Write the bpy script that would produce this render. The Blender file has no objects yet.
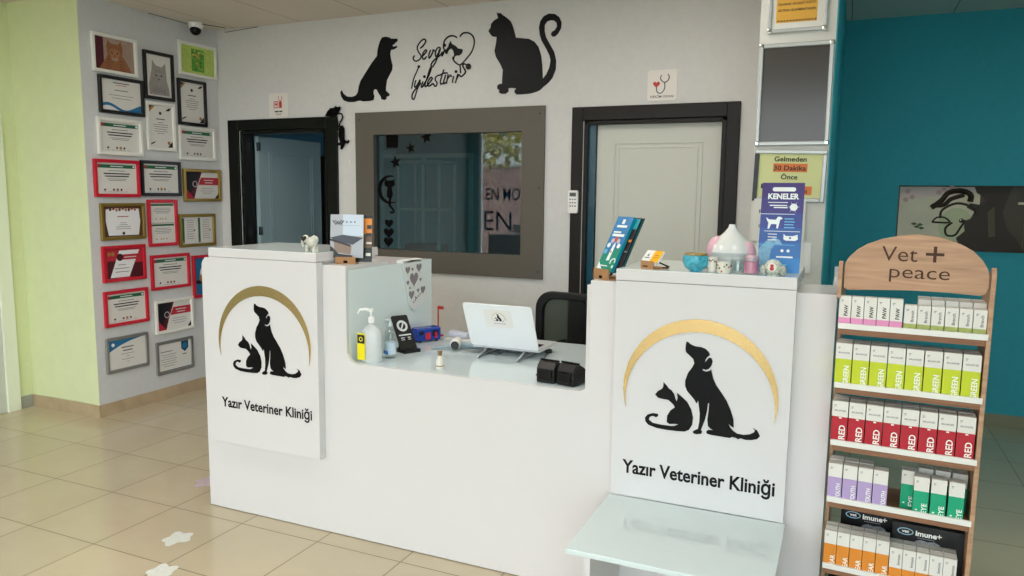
import bpy, bmesh, math, random
from mathutils import Matrix, Vector
from mathutils.geometry import tessellate_polygon
random.seed(7)
D = bpy.data
SC = bpy.context.scene
COL = SC.collection
PI = math.pi

# ---------------------------------------------------------------- materials
def lin(c):
    c = c / 255.0
    return c / 12.92 if c <= 0.04045 else ((c + 0.055) / 1.055) ** 2.4
def rgb(h):
    h = h.lstrip('#')
    return tuple(lin(int(h[i:i+2], 16)) for i in (0, 2, 4)) + (1.0,)
_M = {}
def mat(name, col='#808080', rough=0.5, metal=0.0, noise=0.0, scale=8.0, spec=0.5, bump=0.0, coat=0.0, alpha=1.0, trans=0.0, ior=1.45, stretch=None):
    if name in _M: return _M[name]
    m = D.materials.new(name); m.use_nodes = True
    nt = m.node_tree; b = nt.nodes['Principled BSDF']
    c = rgb(col)
    b.inputs['Base Color'].default_value = c
    b.inputs['Roughness'].default_value = rough
    b.inputs['Metallic'].default_value = metal
    b.inputs['Specular IOR Level'].default_value = spec
    b.inputs['Coat Weight'].default_value = coat
    b.inputs['Coat Roughness'].default_value = 0.05
    b.inputs['Alpha'].default_value = alpha
    b.inputs['Transmission Weight'].default_value = trans
    b.inputs['IOR'].default_value = ior
    if noise > 0 or bump > 0:
        tc = nt.nodes.new('ShaderNodeTexCoord'); n = nt.nodes.new('ShaderNodeTexNoise')
        n.inputs['Scale'].default_value = scale; n.inputs['Detail'].default_value = 4
        src = tc.outputs['Object']
        if stretch:
            mp = nt.nodes.new('ShaderNodeMapping'); mp.inputs['Scale'].default_value = stretch
            nt.links.new(src, mp.inputs[0]); src = mp.outputs[0]
        nt.links.new(src, n.inputs['Vector'])
        if noise > 0:
            r = nt.nodes.new('ShaderNodeMapRange')
            r.inputs['From Min'].default_value = 0.3; r.inputs['From Max'].default_value = 0.7
            r.inputs['To Min'].default_value = 1 - noise; r.inputs['To Max'].default_value = 1 + noise * 0.5
            nt.links.new(n.outputs['Fac'], r.inputs['Value'])
            mx = nt.nodes.new('ShaderNodeVectorMath'); mx.operation = 'SCALE'
            mx.inputs[0].default_value = c[:3]
            nt.links.new(r.outputs[0], mx.inputs['Scale']); nt.links.new(mx.outputs[0], b.inputs['Base Color'])
        if bump > 0:
            bp = nt.nodes.new('ShaderNodeBump'); bp.inputs['Strength'].default_value = bump; bp.inputs['Distance'].default_value = 0.002
            nt.links.new(n.outputs['Fac'], bp.inputs['Height']); nt.links.new(bp.outputs[0], b.inputs['Normal'])
    _M[name] = m
    return m

def glass_mat(name, tint, refl, rough=0.0):
    m = D.materials.new(name); m.use_nodes = True; nt = m.node_tree; nt.nodes.clear()
    o = nt.nodes.new('ShaderNodeOutputMaterial'); mx = nt.nodes.new('ShaderNodeMixShader')
    t = nt.nodes.new('ShaderNodeBsdfTransparent'); g = nt.nodes.new('ShaderNodeBsdfGlossy')
    t.inputs[0].default_value = rgb(tint); g.inputs[0].default_value = (1, 1, 1, 1); g.inputs['Roughness'].default_value = rough
    mx.inputs[0].default_value = refl
    nt.links.new(t.outputs[0], mx.inputs[1]); nt.links.new(g.outputs[0], mx.inputs[2]); nt.links.new(mx.outputs[0], o.inputs[0])
    _M[name] = m
    return m

def grid_mat(name, base, line, px, py, ox, oy, w, rough, noise, spec=0.5, axis='XY'):
    """tiles with thin joints: procedural, in object (= world) coordinates"""
    m = D.materials.new(name); m.use_nodes = True; nt = m.node_tree; b = nt.nodes['Principled BSDF']
    N = nt.nodes.new; L = nt.links.new
    tc = N('ShaderNodeTexCoord'); sp = N('ShaderNodeSeparateXYZ'); L(tc.outputs['Object'], sp.inputs[0])
    def mth(op, a, bb=None, c=None):
        n = N('ShaderNodeMath'); n.operation = op
        for i, v in enumerate((a, bb, c)):
            if v is None: continue
            if isinstance(v, (int, float)): n.inputs[i].default_value = v
            else: L(v, n.inputs[i])
        return n.outputs[0]
    masks = []; cells = []
    for k, (p, o) in enumerate(((px, ox), (py, oy))):
        if not p: continue
        u = mth('DIVIDE', mth('SUBTRACT', sp.outputs[axis[k]], o), p)
        f = mth('FRACT', u); cells.append(mth('FLOOR', u))
        d = mth('MINIMUM', f, mth('SUBTRACT', 1.0, f))
        masks.append(mth('LESS_THAN', d, w / p / 2))
    msk = masks[0] if len(masks) == 1 else mth('MAXIMUM', masks[0], masks[1])
    n = N('ShaderNodeTexNoise'); n.inputs['Scale'].default_value = 3.0; n.inputs['Detail'].default_value = 8; n.inputs['Roughness'].default_value = 0.65
    L(tc.outputs['Object'], n.inputs['Vector'])
    val = mth('MULTIPLY_ADD', n.outputs['Fac'], noise * 2, 1 - noise)
    if len(cells) == 2:
        w2 = N('ShaderNodeTexWhiteNoise'); w2.noise_dimensions = '2D'; cb = N('ShaderNodeCombineXYZ')
        L(cells[0], cb.inputs[0]); L(cells[1], cb.inputs[1]); L(cb.outputs[0], w2.inputs['Vector'])
        val = mth('MULTIPLY', val, mth('MULTIPLY_ADD', w2.outputs['Value'], 0.05, 0.975))
    sc = N('ShaderNodeVectorMath'); sc.operation = 'SCALE'; sc.inputs[0].default_value = rgb(base)[:3]; L(val, sc.inputs['Scale'])
    mx = N('ShaderNodeMix'); mx.data_type = 'RGBA'
    L(msk, mx.inputs[0]); L(sc.outputs[0], mx.inputs[6]); mx.inputs[7].default_value = rgb(line)
    L(mx.outputs[2], b.inputs['Base Color'])
    rr = mth('MULTIPLY_ADD', msk, 0.5, rough); L(rr, b.inputs['Roughness'])
    b.inputs['Specular IOR Level'].default_value = spec
    _M[name] = m
    return m

def wood_mat(name, c1, c2, stretch=(3, 60, 60), rough=0.5):
    m = D.materials.new(name); m.use_nodes = True; nt = m.node_tree; b = nt.nodes['Principled BSDF']
    N = nt.nodes.new; L = nt.links.new
    tc = N('ShaderNodeTexCoord'); mp = N('ShaderNodeMapping'); mp.inputs['Scale'].default_value = stretch
    n = N('ShaderNodeTexNoise'); n.inputs['Scale'].default_value = 1.0; n.inputs['Detail'].default_value = 6; n.inputs['Distortion'].default_value = 0.6
    r = N('ShaderNodeValToRGB'); r.color_ramp.elements[0].position = 0.3; r.color_ramp.elements[1].position = 0.7
    r.color_ramp.elements[0].color = rgb(c1); r.color_ramp.elements[1].color = rgb(c2)
    L(tc.outputs['Object'], mp.inputs[0]); L(mp.outputs[0], n.inputs['Vector']); L(n.outputs['Fac'], r.inputs[0]); L(r.outputs[0], b.inputs['Base Color'])
    b.inputs['Roughness'].default_value = rough
    _M[name] = m
    return m

# ---------------------------------------------------------------- text outlines
_T = {}
def text_geo(s, bold):
    k = (s, bold)
    if k in _T: return _T[k]
    c = D.curves.new('txt', 'FONT'); c.body = s; c.size = 1; c.resolution_u = 3; c.offset = bold
    o = D.objects.new('txt', c)
    me = D.meshes.new_from_object(o)
    v = [(p.co.x, p.co.y) for p in me.vertices]; f = [tuple(p.vertices) for p in me.polygons]
    D.objects.remove(o); D.curves.remove(c); D.meshes.remove(me)
    x0 = min(p[0] for p in v); x1 = max(p[0] for p in v)
    _T[k] = ([(p[0] - x0, p[1]) for p in v], f, x1 - x0)
    return _T[k]

# ---------------------------------------------------------------- mesh builder
class MB:
    def __init__(s, M=None):
        s.v = []; s.f = []; s.m = []; s.M = M or Matrix()
    def add(s, vs, fs, mi=0):
        b = len(s.v); s.v += [s.M @ Vector(p) for p in vs]
        s.f += [tuple(b + i for i in f) for f in fs]; s.m += [mi] * len(fs); return s
    def box(s, x0, x1, y0, y1, z0, z1, mi=0):
        vs = [(x, y, z) for z in (z0, z1) for y in (y0, y1) for x in (x0, x1)]
        return s.add(vs, [(0, 2, 3, 1), (4, 5, 7, 6), (0, 1, 5, 4), (2, 6, 7, 3), (0, 4, 6, 2), (1, 3, 7, 5)], mi)
    def rect(s, x0, x1, y0, y1, z=0, mi=0):
        return s.add([(x0, y0, z), (x1, y0, z), (x1, y1, z), (x0, y1, z)], [(0, 1, 2, 3)], mi)
    def poly(s, pts, z0, z1=None, mi=0):
        """outline in local xy; flat at z0, or a slab z0..z1"""
        tris = tessellate_polygon([[Vector((p[0], p[1], 0)) for p in pts]])
        a = sum(pts[i][0] * pts[(i + 1) % len(pts)][1] - pts[(i + 1) % len(pts)][0] * pts[i][1] for i in range(len(pts)))
        def up(t):
            A, B, C = (pts[i] for i in t)
            return t if (B[0]-A[0])*(C[1]-A[1]) - (B[1]-A[1])*(C[0]-A[0]) > 0 else (t[0], t[2], t[1])
        T = [up(t) for t in tris]; n = len(pts)
        if z1 is None:
            return s.add([(p[0], p[1], z0) for p in pts], T, mi)
        vs = [(p[0], p[1], z0) for p in pts] + [(p[0], p[1], z1) for p in pts]
        fs = [(t[0], t[2], t[1]) for t in T] + [tuple(i + n for i in t) for t in T]
        for i in range(n):
            j = (i + 1) % n
            fs.append((i, j, j + n, i + n) if a > 0 else (j, i, i + n, j + n))
        return s.add(vs, fs, mi)
    def ring(s, outer, inner, z0, z1, mi=0):
        n = len(outer); vs = [(p[0], p[1], z) for z in (z0, z1) for L_ in (outer, inner) for p in L_]
        fs = []
        for i in range(n):
            j = (i + 1) % n
            fs += [(2*n+i, 2*n+j, 3*n+j, 3*n+i), (j, i, n+i, n+j), (i, j, 2*n+j, 2*n+i), (n+j, n+i, 3*n+i, 3*n+j)]
        return s.add(vs, fs, mi)
    def disc(s, cx, cy, r, z0, z1=None, mi=0, n=20, ry=None):
        ry = ry or r
        return s.poly([(cx + r * math.cos(2*PI*i/n), cy + ry * math.sin(2*PI*i/n)) for i in range(n)], z0, z1, mi)
    def lathe(s, prof, n=24, c=(0, 0, 0), mi=0, sx=1, sy=1):
        """profile (r, z) turned about local z; r=0 ends are closed"""
        vs = []; k = len(prof)
        for r, z in prof:
            for i in range(n):
                a = 2 * PI * i / n; vs.append((c[0] + sx*r*math.cos(a), c[1] + sy*r*math.sin(a), c[2] + z))
        fs = []
        for j in range(k - 1):
            for i in range(n):
                i2 = (i + 1) % n; fs.append((j*n+i, j*n+i2, (j+1)*n+i2, (j+1)*n+i))
        fs.append(tuple(range(n))[::-1]); fs.append(tuple((k-1)*n + i for i in range(n)))
        return s.add(vs, fs, mi)
    def tube(s, pts, r, n=6, mi=0, closed=False):
        P = [Vector(p) for p in pts]; k = len(P); vs = []; rr = r if isinstance(r, (list, tuple)) else [r]*k
        up = Vector((0, 0, 1))
        for i in range(k):
            a = P[i-1] if (i > 0 or closed) else P[i]; b = P[(i+1) % k] if (i < k-1 or closed) else P[i]
            t = (b - a); t = t.normalized() if t.length > 1e-9 else Vector((1, 0, 0))
            ref = up if abs(t.dot(up)) < 0.95 else Vector((1, 0, 0))
            x = t.cross(ref).normalized(); y = x.cross(t)
            for q in range(n):
                an = 2*PI*q/n; vs.append(P[i] + (x*math.cos(an) + y*math.sin(an)) * rr[i])
        fs = []
        for i in range(k if closed else k - 1):
            for q in range(n):
                q2 = (q+1) % n; i2 = (i+1) % k; fs.append((i*n+q, i*n+q2, i2*n+q2, i2*n+q))
        if not closed: fs += [tuple(range(n))[::-1], tuple((k-1)*n+q for q in range(n))]
        return s.add(vs, fs, mi)
    def ball(s, c, r, mi=0, n=16, k=10):
        if not isinstance(r, (list, tuple)): r = (r, r, r)
        vs = [(c[0], c[1], c[2]-r[2])]; fs = []
        for j in range(1, k):
            t = -PI/2 + PI*j/k
            for i in range(n):
                a = 2*PI*i/n; vs.append((c[0]+r[0]*math.cos(t)*math.cos(a), c[1]+r[1]*math.cos(t)*math.sin(a), c[2]+r[2]*math.sin(t)))
        vs.append((c[0], c[1], c[2]+r[2])); L_ = len(vs)-1
        for i in range(n):
            i2 = (i+1) % n; fs.append((0, 1+i2, 1+i)); fs.append((L_, 1+(k-2)*n+i, 1+(k-2)*n+i2))
            for j in range(k-2): fs.append((1+j*n+i, 1+j*n+i2, 1+(j+1)*n+i2, 1+(j+1)*n+i))
        return s.add(vs, fs, mi)
    def text(s, t, x, y, h, z=0, mi=0, w=None, bold=0.0, rot=0, align='L', shear=0):
        """h = cap height; w = total width (stretches); rot in degrees"""
        v, f, tw = text_geo(t, bold)
        sy = h / 0.684; sx = (w / tw) if w else sy; W = tw * sx
        dx = {'L': 0, 'C': -W/2, 'R': -W}[align]; c, q = math.cos(math.radians(rot)), math.sin(math.radians(rot))
        vs = []
        for a, b in v:
            a2 = a*sx + dx + b*sy*shear; b2 = b*sy
            vs.append((x + a2*c - b2*q, y + a2*q + b2*c, z))
        return s.add(vs, f, mi)
    def build(s, name, mats, parent=None, smooth=False, bevel=0, seg=2, kind=None, label=None, matrix=None):
        me = D.meshes.new(name); me.from_pydata([tuple(p) for p in s.v], [], s.f)
        mats = mats if isinstance(mats, (list, tuple)) else [mats]
        for m in mats: me.materials.append(m)
        me.polygons.foreach_set('material_index', s.m)
        if smooth:
            me.polygons.foreach_set('use_smooth', [True]*len(s.f))
            me.set_sharp_from_angle(angle=math.radians(35))
        me.update()
        o = D.objects.new(name, me); COL.objects.link(o)
        if matrix is not None: o.matrix_world = matrix
        if parent: o.parent = parent
        if bevel:
            b = o.modifiers.new('bevel', 'BEVEL'); b.width = bevel; b.segments = seg; b.limit_method = 'ANGLE'; b.angle_limit = math.radians(40)
        if kind: o['kind'] = kind
        if label: o['label'] = label
        return o

def box(*a): return MB().box(*a)
FRONT = Matrix(((1, 0, 0), (0, 0, -1), (0, 1, 0)))      # local x,y,z -> X, Z, -Y  (a face looking at -Y)
LEFT = Matrix(((0, 0, 1), (1, 0, 0), (0, 1, 0)))        # local x,y,z -> Y, Z, X   (a face looking at +X)
def frame_at(rot, loc): return Matrix.Translation(Vector(loc)) @ rot.to_4x4()
def thing(name, label, cat, matrix=None, group=None, loc=None, rz=0):
    o = D.objects.new(name, None); COL.objects.link(o); o.empty_display_size = 0.05
    o.matrix_world = matrix if matrix is not None else Matrix.Translation(Vector(loc or (0, 0, 0))) @ Matrix.Rotation(rz, 4, 'Z')
    o['label'] = label; o['category'] = cat
    if group: o['group'] = group
    return o
def tag(o, label, cat, group=None):
    o['label'] = label; o['category'] = cat
    if group: o['group'] = group
    return o
def struct(o): o['kind'] = 'structure'; return o
def dup(root, matrix, label=None, group=None):
    r = root.copy(); COL.objects.link(r); r.matrix_world = matrix
    if label: r['label'] = label
    if group: r['group'] = group
    for ch in [c for c in D.objects if c.parent == root]:
        c = ch.copy(); COL.objects.link(c); c.parent = r
        for g in [q for q in D.objects if q.parent == ch]:
            d = g.copy(); COL.objects.link(d); d.parent = c
    return r
def rrect(x0, x1, y0, y1, r, n=5):
    pts = []
    for cx, cy, a0 in ((x1-r, y0+r, -90), (x1-r, y1-r, 0), (x0+r, y1-r, 90), (x0+r, y0+r, 180)):
        for i in range(n+1):
            a = math.radians(a0 + 90*i/n); pts.append((cx + r*math.cos(a), cy + r*math.sin(a)))
    return pts
def heart(cx, cy, w, n=20):
    pts = []
    for i in range(n):
        t = 2*PI*i/n; x = 16*math.sin(t)**3; y = 13*math.cos(t)-5*math.cos(2*t)-2*math.cos(3*t)-math.cos(4*t)
        pts.append((cx + x*w/32, cy + y*w/32))
    return pts[::-1]
def star(cx, cy, r, rot=0):
    return [(cx + (r if i % 2 == 0 else r*.42)*math.cos(PI/2 + rot + i*PI/5), cy + (r if i % 2 == 0 else r*.42)*math.sin(PI/2 + rot + i*PI/5)) for i in range(10)]

# traced outlines, metres on their own wall or board (x, z)
DOG_R = [(-0.506,1.066),(-0.504,1.078),(-0.497,1.076),(-0.489,1.069),(-0.472,1.063),(-0.45,1.062),(-0.435,1.057),(-0.423,1.047),(-0.418,1.036),(-0.426,1.029),(-0.433,1.019),(-0.435,1.007),(-0.431,1.013),(-0.422,1.026),(-0.413,1.025),(-0.408,1.014),(-0.412,0.997),(-0.42,0.985),(-0.431,0.98),(-0.443,0.983),(-0.441,0.977),(-0.429,0.974),(-0.416,0.979),(-0.412,0.985),(-0.409,0.972),(-0.403,0.95),(-0.392,0.928),(-0.373,0.903),(-0.353,0.875),(-0.337,0.842),(-0.326,0.809),(-0.324,0.78),(-0.333,0.783),(-0.342,0.792),(-0.337,0.78),(-0.326,0.768),(-0.312,0.76),(-0.29,0.758),(-0.269,0.763),(-0.255,0.772),(-0.251,0.78),(-0.26,0.788),(-0.251,0.784),(-0.244,0.781),(-0.237,0.769),(-0.233,0.761),(-0.243,0.749),(-0.261,0.743),(-0.282,0.741),(-0.3,0.744),(-0.307,0.739),(-0.315,0.743),(-0.328,0.745),(-0.336,0.74),(-0.373,0.741),(-0.403,0.742),(-0.418,0.745),(-0.42,0.752),(-0.414,0.759),(-0.396,0.761),(-0.407,0.766),(-0.415,0.774),(-0.418,0.797),(-0.415,0.828),(-0.414,0.86),(-0.418,0.857),(-0.42,0.828),(-0.426,0.796),(-0.435,0.767),(-0.439,0.756),(-0.434,0.749),(-0.438,0.741),(-0.455,0.737),(-0.466,0.739),(-0.468,0.746),(-0.459,0.753),(-0.45,0.758),(-0.446,0.785),(-0.446,0.817),(-0.45,0.843),(-0.453,0.864),(-0.459,0.852),(-0.467,0.865),(-0.482,0.881),(-0.495,0.895),(-0.503,0.913),(-0.503,0.934),(-0.494,0.963),(-0.48,0.984),(-0.473,1.0),(-0.477,1.015),(-0.493,1.029),(-0.505,1.039),(-0.507,1.052)]
CAT_R = [(-0.612,0.868),(-0.602,0.882),(-0.587,0.892),(-0.583,0.9),(-0.582,0.918),(-0.568,0.905),(-0.562,0.896),(-0.551,0.89),(-0.541,0.877),(-0.536,0.86),(-0.531,0.851),(-0.528,0.865),(-0.531,0.883),(-0.517,0.874),(-0.493,0.854),(-0.477,0.828),(-0.469,0.798),(-0.471,0.77),(-0.482,0.75),(-0.497,0.741),(-0.523,0.739),(-0.562,0.738),(-0.601,0.74),(-0.633,0.748),(-0.645,0.76),(-0.647,0.774),(-0.638,0.787),(-0.619,0.795),(-0.599,0.795),(-0.597,0.787),(-0.605,0.781),(-0.618,0.785),(-0.629,0.779),(-0.632,0.768),(-0.617,0.758),(-0.586,0.755),(-0.551,0.755),(-0.536,0.757),(-0.522,0.765),(-0.536,0.765),(-0.555,0.762),(-0.565,0.769),(-0.564,0.793),(-0.553,0.814),(-0.537,0.828),(-0.544,0.839),(-0.562,0.853),(-0.582,0.854),(-0.599,0.856),(-0.605,0.861)]
ARC_R = [(-0.722,0.803),(-0.733,0.839),(-0.735,0.877),(-0.731,0.926),(-0.717,0.976),(-0.695,1.018),(-0.668,1.061),(-0.632,1.1),(-0.591,1.129),(-0.546,1.149),(-0.501,1.159),(-0.461,1.161),(-0.417,1.158),(-0.373,1.149),(-0.325,1.13),(-0.277,1.1),(-0.256,1.08),(-0.216,1.03),(-0.191,0.977),(-0.177,0.919),(-0.176,0.874),(-0.182,0.829),(-0.193,0.782),(-0.188,0.82),(-0.187,0.865),(-0.192,0.91),(-0.209,0.964),(-0.236,1.013),(-0.273,1.054),(-0.288,1.054),(-0.327,1.084),(-0.371,1.106),(-0.424,1.117),(-0.468,1.117),(-0.513,1.112),(-0.558,1.099),(-0.603,1.076),(-0.644,1.042),(-0.676,1.004),(-0.701,0.96),(-0.718,0.908),(-0.721,0.86)]
WALL_DOG = [(-3.172,2.697),(-3.154,2.722),(-3.122,2.725),(-3.09,2.717),(-3.08,2.708),(-3.023,2.704),(-3.025,2.687),(-3.052,2.669),(-3.067,2.66),(-3.059,2.651),(-3.027,2.654),(-3.029,2.642),(-3.055,2.631),(-3.08,2.629),(-3.087,2.603),(-3.079,2.559),(-3.067,2.52),(-3.071,2.488),(-3.093,2.454),(-3.114,2.423),(-3.124,2.376),(-3.126,2.346),(-3.109,2.331),(-3.092,2.318),(-3.101,2.304),(-3.124,2.299),(-3.118,2.287),(-3.138,2.278),(-3.163,2.283),(-3.172,2.307),(-3.191,2.331),(-3.202,2.353),(-3.217,2.36),(-3.23,2.354),(-3.235,2.333),(-3.226,2.309),(-3.235,2.282),(-3.268,2.276),(-3.324,2.275),(-3.346,2.281),(-3.368,2.282),(-3.402,2.274),(-3.458,2.275),(-3.499,2.289),(-3.521,2.316),(-3.53,2.349),(-3.516,2.365),(-3.503,2.34),(-3.469,2.317),(-3.424,2.312),(-3.39,2.321),(-3.372,2.342),(-3.362,2.387),(-3.348,2.422),(-3.299,2.483),(-3.243,2.551),(-3.199,2.593),(-3.194,2.637),(-3.183,2.671)]
WALL_CAT = [(-2.238,2.821),(-2.225,2.813),(-2.212,2.815),(-2.192,2.799),(-2.16,2.777),(-2.134,2.753),(-2.117,2.718),(-2.104,2.678),(-2.095,2.645),(-2.05,2.638),(-2.0,2.631),(-1.962,2.611),(-1.931,2.576),(-1.911,2.519),(-1.901,2.451),(-1.896,2.367),(-1.872,2.394),(-1.851,2.437),(-1.843,2.481),(-1.852,2.515),(-1.877,2.561),(-1.907,2.608),(-1.923,2.653),(-1.929,2.698),(-1.921,2.736),(-1.897,2.767),(-1.861,2.781),(-1.818,2.775),(-1.788,2.753),(-1.771,2.719),(-1.774,2.681),(-1.794,2.649),(-1.815,2.632),(-1.834,2.633),(-1.844,2.647),(-1.838,2.663),(-1.816,2.673),(-1.802,2.694),(-1.805,2.716),(-1.823,2.734),(-1.848,2.738),(-1.872,2.732),(-1.888,2.711),(-1.889,2.673),(-1.879,2.633),(-1.851,2.587),(-1.819,2.535),(-1.804,2.479),(-1.805,2.424),(-1.828,2.369),(-1.858,2.337),(-1.889,2.316),(-1.913,2.295),(-1.938,2.285),(-1.982,2.275),(-2.045,2.272),(-2.083,2.272),(-2.1,2.286),(-2.099,2.303),(-2.086,2.312),(-2.122,2.318),(-2.145,2.317),(-2.145,2.294),(-2.167,2.281),(-2.199,2.282),(-2.217,2.294),(-2.213,2.306),(-2.229,2.318),(-2.229,2.338),(-2.213,2.349),(-2.194,2.348),(-2.192,2.388),(-2.188,2.439),(-2.208,2.48),(-2.241,2.528),(-2.252,2.569),(-2.242,2.614),(-2.236,2.659),(-2.269,2.665),(-2.288,2.685),(-2.299,2.703),(-2.282,2.725),(-2.28,2.747),(-2.259,2.768),(-2.227,2.783),(-2.234,2.803)]
STROKES = [[(-2.834,2.624),(-2.8109,2.6396),(-2.793,2.6619),(-2.7904,2.6767),(-2.8057,2.6842),(-2.8261,2.6749),(-2.8519,2.6488),(-2.8597,2.6257),(-2.8469,2.5968),(-2.8291,2.5742),(-2.8317,2.5571),(-2.8497,2.5431),(-2.8704,2.5378),(-2.8858,2.5452),(-2.892,2.5629),(-2.8805,2.5774)],[(-2.8214,2.5672),(-2.8009,2.581),(-2.783,2.6013),(-2.7906,2.6104),(-2.806,2.5985),(-2.8162,2.5777),(-2.8153,2.5552),(-2.801,2.5488),(-2.7831,2.5649)],[(-2.75,2.6086),(-2.7637,2.5787),(-2.7628,2.5521),(-2.7465,2.5669),(-2.7333,2.5917),(-2.7283,2.6072),(-2.7162,2.5962)],[(-2.6745,2.6198),(-2.692,2.6189),(-2.7096,2.5966),(-2.7122,2.5712),(-2.7046,2.56),(-2.687,2.5824),(-2.671,2.6175),(-2.682,2.5821),(-2.6971,2.5489),(-2.7147,2.5158),(-2.7324,2.4932),(-2.7441,2.4896),(-2.7466,2.5048),(-2.7324,2.5275),(-2.7071,2.5461),(-2.672,2.5678),(-2.6545,2.5888)],[(-2.654,2.5896),(-2.6595,2.5594),(-2.6495,2.5736),(-2.636,2.6025),(-2.6281,2.5787),(-2.6122,2.5895)],[(-2.6445,2.6051),(-2.646,2.6349),(-2.6371,2.6639),(-2.6123,2.6853),(-2.5827,2.6929),(-2.5581,2.6878),(-2.5409,2.676)],[(-2.8473,2.4989),(-2.8655,2.463),(-2.8864,2.425),(-2.8996,2.3864),(-2.9076,2.3474)],[(-2.871,2.4068),(-2.8841,2.3726),(-2.879,2.357),(-2.8608,2.3715),(-2.8358,2.4072),(-2.8452,2.3794),(-2.8609,2.341),(-2.8756,2.3023),(-2.8887,2.273),(-2.9028,2.2815),(-2.9016,2.3077),(-2.8817,2.3375),(-2.8556,2.3582),(-2.8297,2.3852)],[(-2.8127,2.3952),(-2.8272,2.3568),(-2.8144,2.3597),(-2.803,2.3774)],[(-2.803,2.3774),(-2.7784,2.4109),(-2.7553,2.4528),(-2.7467,2.4781),(-2.7527,2.4849),(-2.7604,2.4703),(-2.7809,2.4153),(-2.7964,2.3728),(-2.7938,2.3575),(-2.781,2.3634)],[(-2.781,2.3634),(-2.758,2.3839),(-2.7376,2.4088),(-2.7452,2.42),(-2.7605,2.41),(-2.7759,2.3805),(-2.7683,2.3606),(-2.7478,2.3662),(-2.7336,2.3784)],[(-2.6644,2.433),(-2.687,2.4299),(-2.7097,2.4182),(-2.7133,2.4011),(-2.6997,2.3811),(-2.7022,2.3632),(-2.7149,2.356),(-2.73,2.3761)],[(-2.6444,2.4682),(-2.6594,2.4263),(-2.6719,2.3884),(-2.6669,2.3679),(-2.6519,2.3754)],[(-2.677,2.4302),(-2.6469,2.4419),(-2.6144,2.4431)],[(-2.6284,2.4311),(-2.6458,2.3871),(-2.6428,2.3698),(-2.6298,2.3799)],[(-2.6095,2.4344),(-2.6243,2.3689)],[(-2.6134,2.4047),(-2.592,2.4262),(-2.5821,2.4138)],[(-2.5638,2.4192),(-2.5746,2.3878),(-2.5711,2.3728)],[(-2.5328,2.4324),(-2.5523,2.3697)],[(-2.5425,2.3969),(-2.5239,2.4256),(-2.5091,2.4121),(-2.4935,2.4198),(-2.4765,2.4337),(-2.4741,2.4504),(-2.4888,2.4723),(-2.4938,2.4894),(-2.4816,2.4971),(-2.4646,2.4899)],[(-2.5158,2.4928),(-2.5107,2.4355)],[(-2.5173,2.6811),(-2.4979,2.701),(-2.4656,2.7052),(-2.4334,2.6936),(-2.4097,2.6642),(-2.4084,2.6179),(-2.4274,2.5729),(-2.4594,2.5377),(-2.4917,2.507),(-2.5188,2.4917),(-2.5461,2.5055),(-2.5659,2.5254),(-2.5725,2.5399)]]
BLOB = [(-2.59,2.6585),(-2.5816,2.639),(-2.5629,2.6293),(-2.5457,2.6176),(-2.5334,2.6042),(-2.4991,2.5977),(-2.4942,2.5869),(-2.5039,2.5666),(-2.5234,2.5552),(-2.543,2.5564),(-2.5577,2.551),(-2.5616,2.5365),(-2.5651,2.524),(-2.575,2.5351),(-2.5775,2.548),(-2.5651,2.5536),(-2.5627,2.5661),(-2.5702,2.5919),(-2.5875,2.6077),(-2.6072,2.5943),(-2.6196,2.5696),(-2.632,2.5831),(-2.6271,2.6019),(-2.6098,2.6198),(-2.6024,2.6404)]
DOTS = [(-2.8473,2.4989),(-2.6371,2.6322),(-2.8013,2.4272),(-2.5476,2.4481)]

# ---------------------------------------------------------------- palette
W_wall = mat('wall_paint', '#d3d3d1', 0.75, noise=0.03, scale=30, bump=0.15)
W_left = mat('grey_paint', '#cdcfd0', 0.75, noise=0.03, scale=30, bump=0.15)
W_lime = mat('lime_paint', '#dbe3b6', 0.7, noise=0.03, scale=12)
W_teal = mat('teal_paint', '#35a3b2', 0.7, noise=0.05, scale=25, bump=0.1)
W_pillar = mat('pillar_paint', '#d4d3cd', 0.7, noise=0.02)
W_room = mat('back_room_paint', '#5f97b0', 0.7)
white = mat('white_laminate', '#d8d6d6', 0.22, noise=0.01, scale=3, spec=0.4)
white_gl = mat('white_glass_top', '#dfe8e7', 0.06, spec=0.6)
white_pl = mat('white_plastic', '#ebebe8', 0.35)
offwhite = mat('offwhite', '#dedcd4', 0.6)
black = mat('black_plastic', '#0c0d0e', 0.35)
blackg = mat('black_gloss', '#060708', 0.3, spec=0.3)
blackm = mat('black_matte', '#070707', 0.8, spec=.1)
signb = mat('sign_black', '#05090b', 0.42, spec=0.25)
gold = mat('gold_mirror', '#e2c084', 0.2, metal=1.0)
silver = mat('silver', '#a9abac', 0.35, metal=0.8)
chrome = mat('chrome', '#d8dadb', 0.12, metal=1.0)
doorw = mat('door_white', '#c9ccc2', 0.5, noise=0.02, scale=20, stretch=(40, 2, 40))
frameb = mat('dark_frame', '#1f1d1a', 0.4, spec=0.25)
frameg = mat('green_black_frame', '#0c100b', 0.35, spec=0.25)
winf = mat('taupe_frame', '#5c574e', 0.5)
beige = mat('beige_skirting', '#b7a284', 0.35, noise=0.12, scale=10)
cardboard = mat('cardboard', '#a87e56', 0.8, noise=0.08, scale=40)
F_floor = grid_mat('floor_tile', '#c3b599', '#72664e', 0.45, 0.45, -4.842, 3.553, 0.005, 0.14, 0.10, 0.5)
F_ceil = grid_mat('ceiling_panel', '#dad0c6', '#857e74', 0.64, 0, -3.25, 0, 0.006, 0.8, 0.02)
glass = glass_mat('window_glass', '#8fbac4', 0.11)
clearg = glass_mat('clear_plastic', '#f7fbfb', 0.10, 0.05)
YB = 4.75; H = 2.89; XL = -4.745

def sbox(name, m, *b, bevel=0):
    return struct(MB().box(*b).build(name, m, bevel=bevel))
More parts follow.
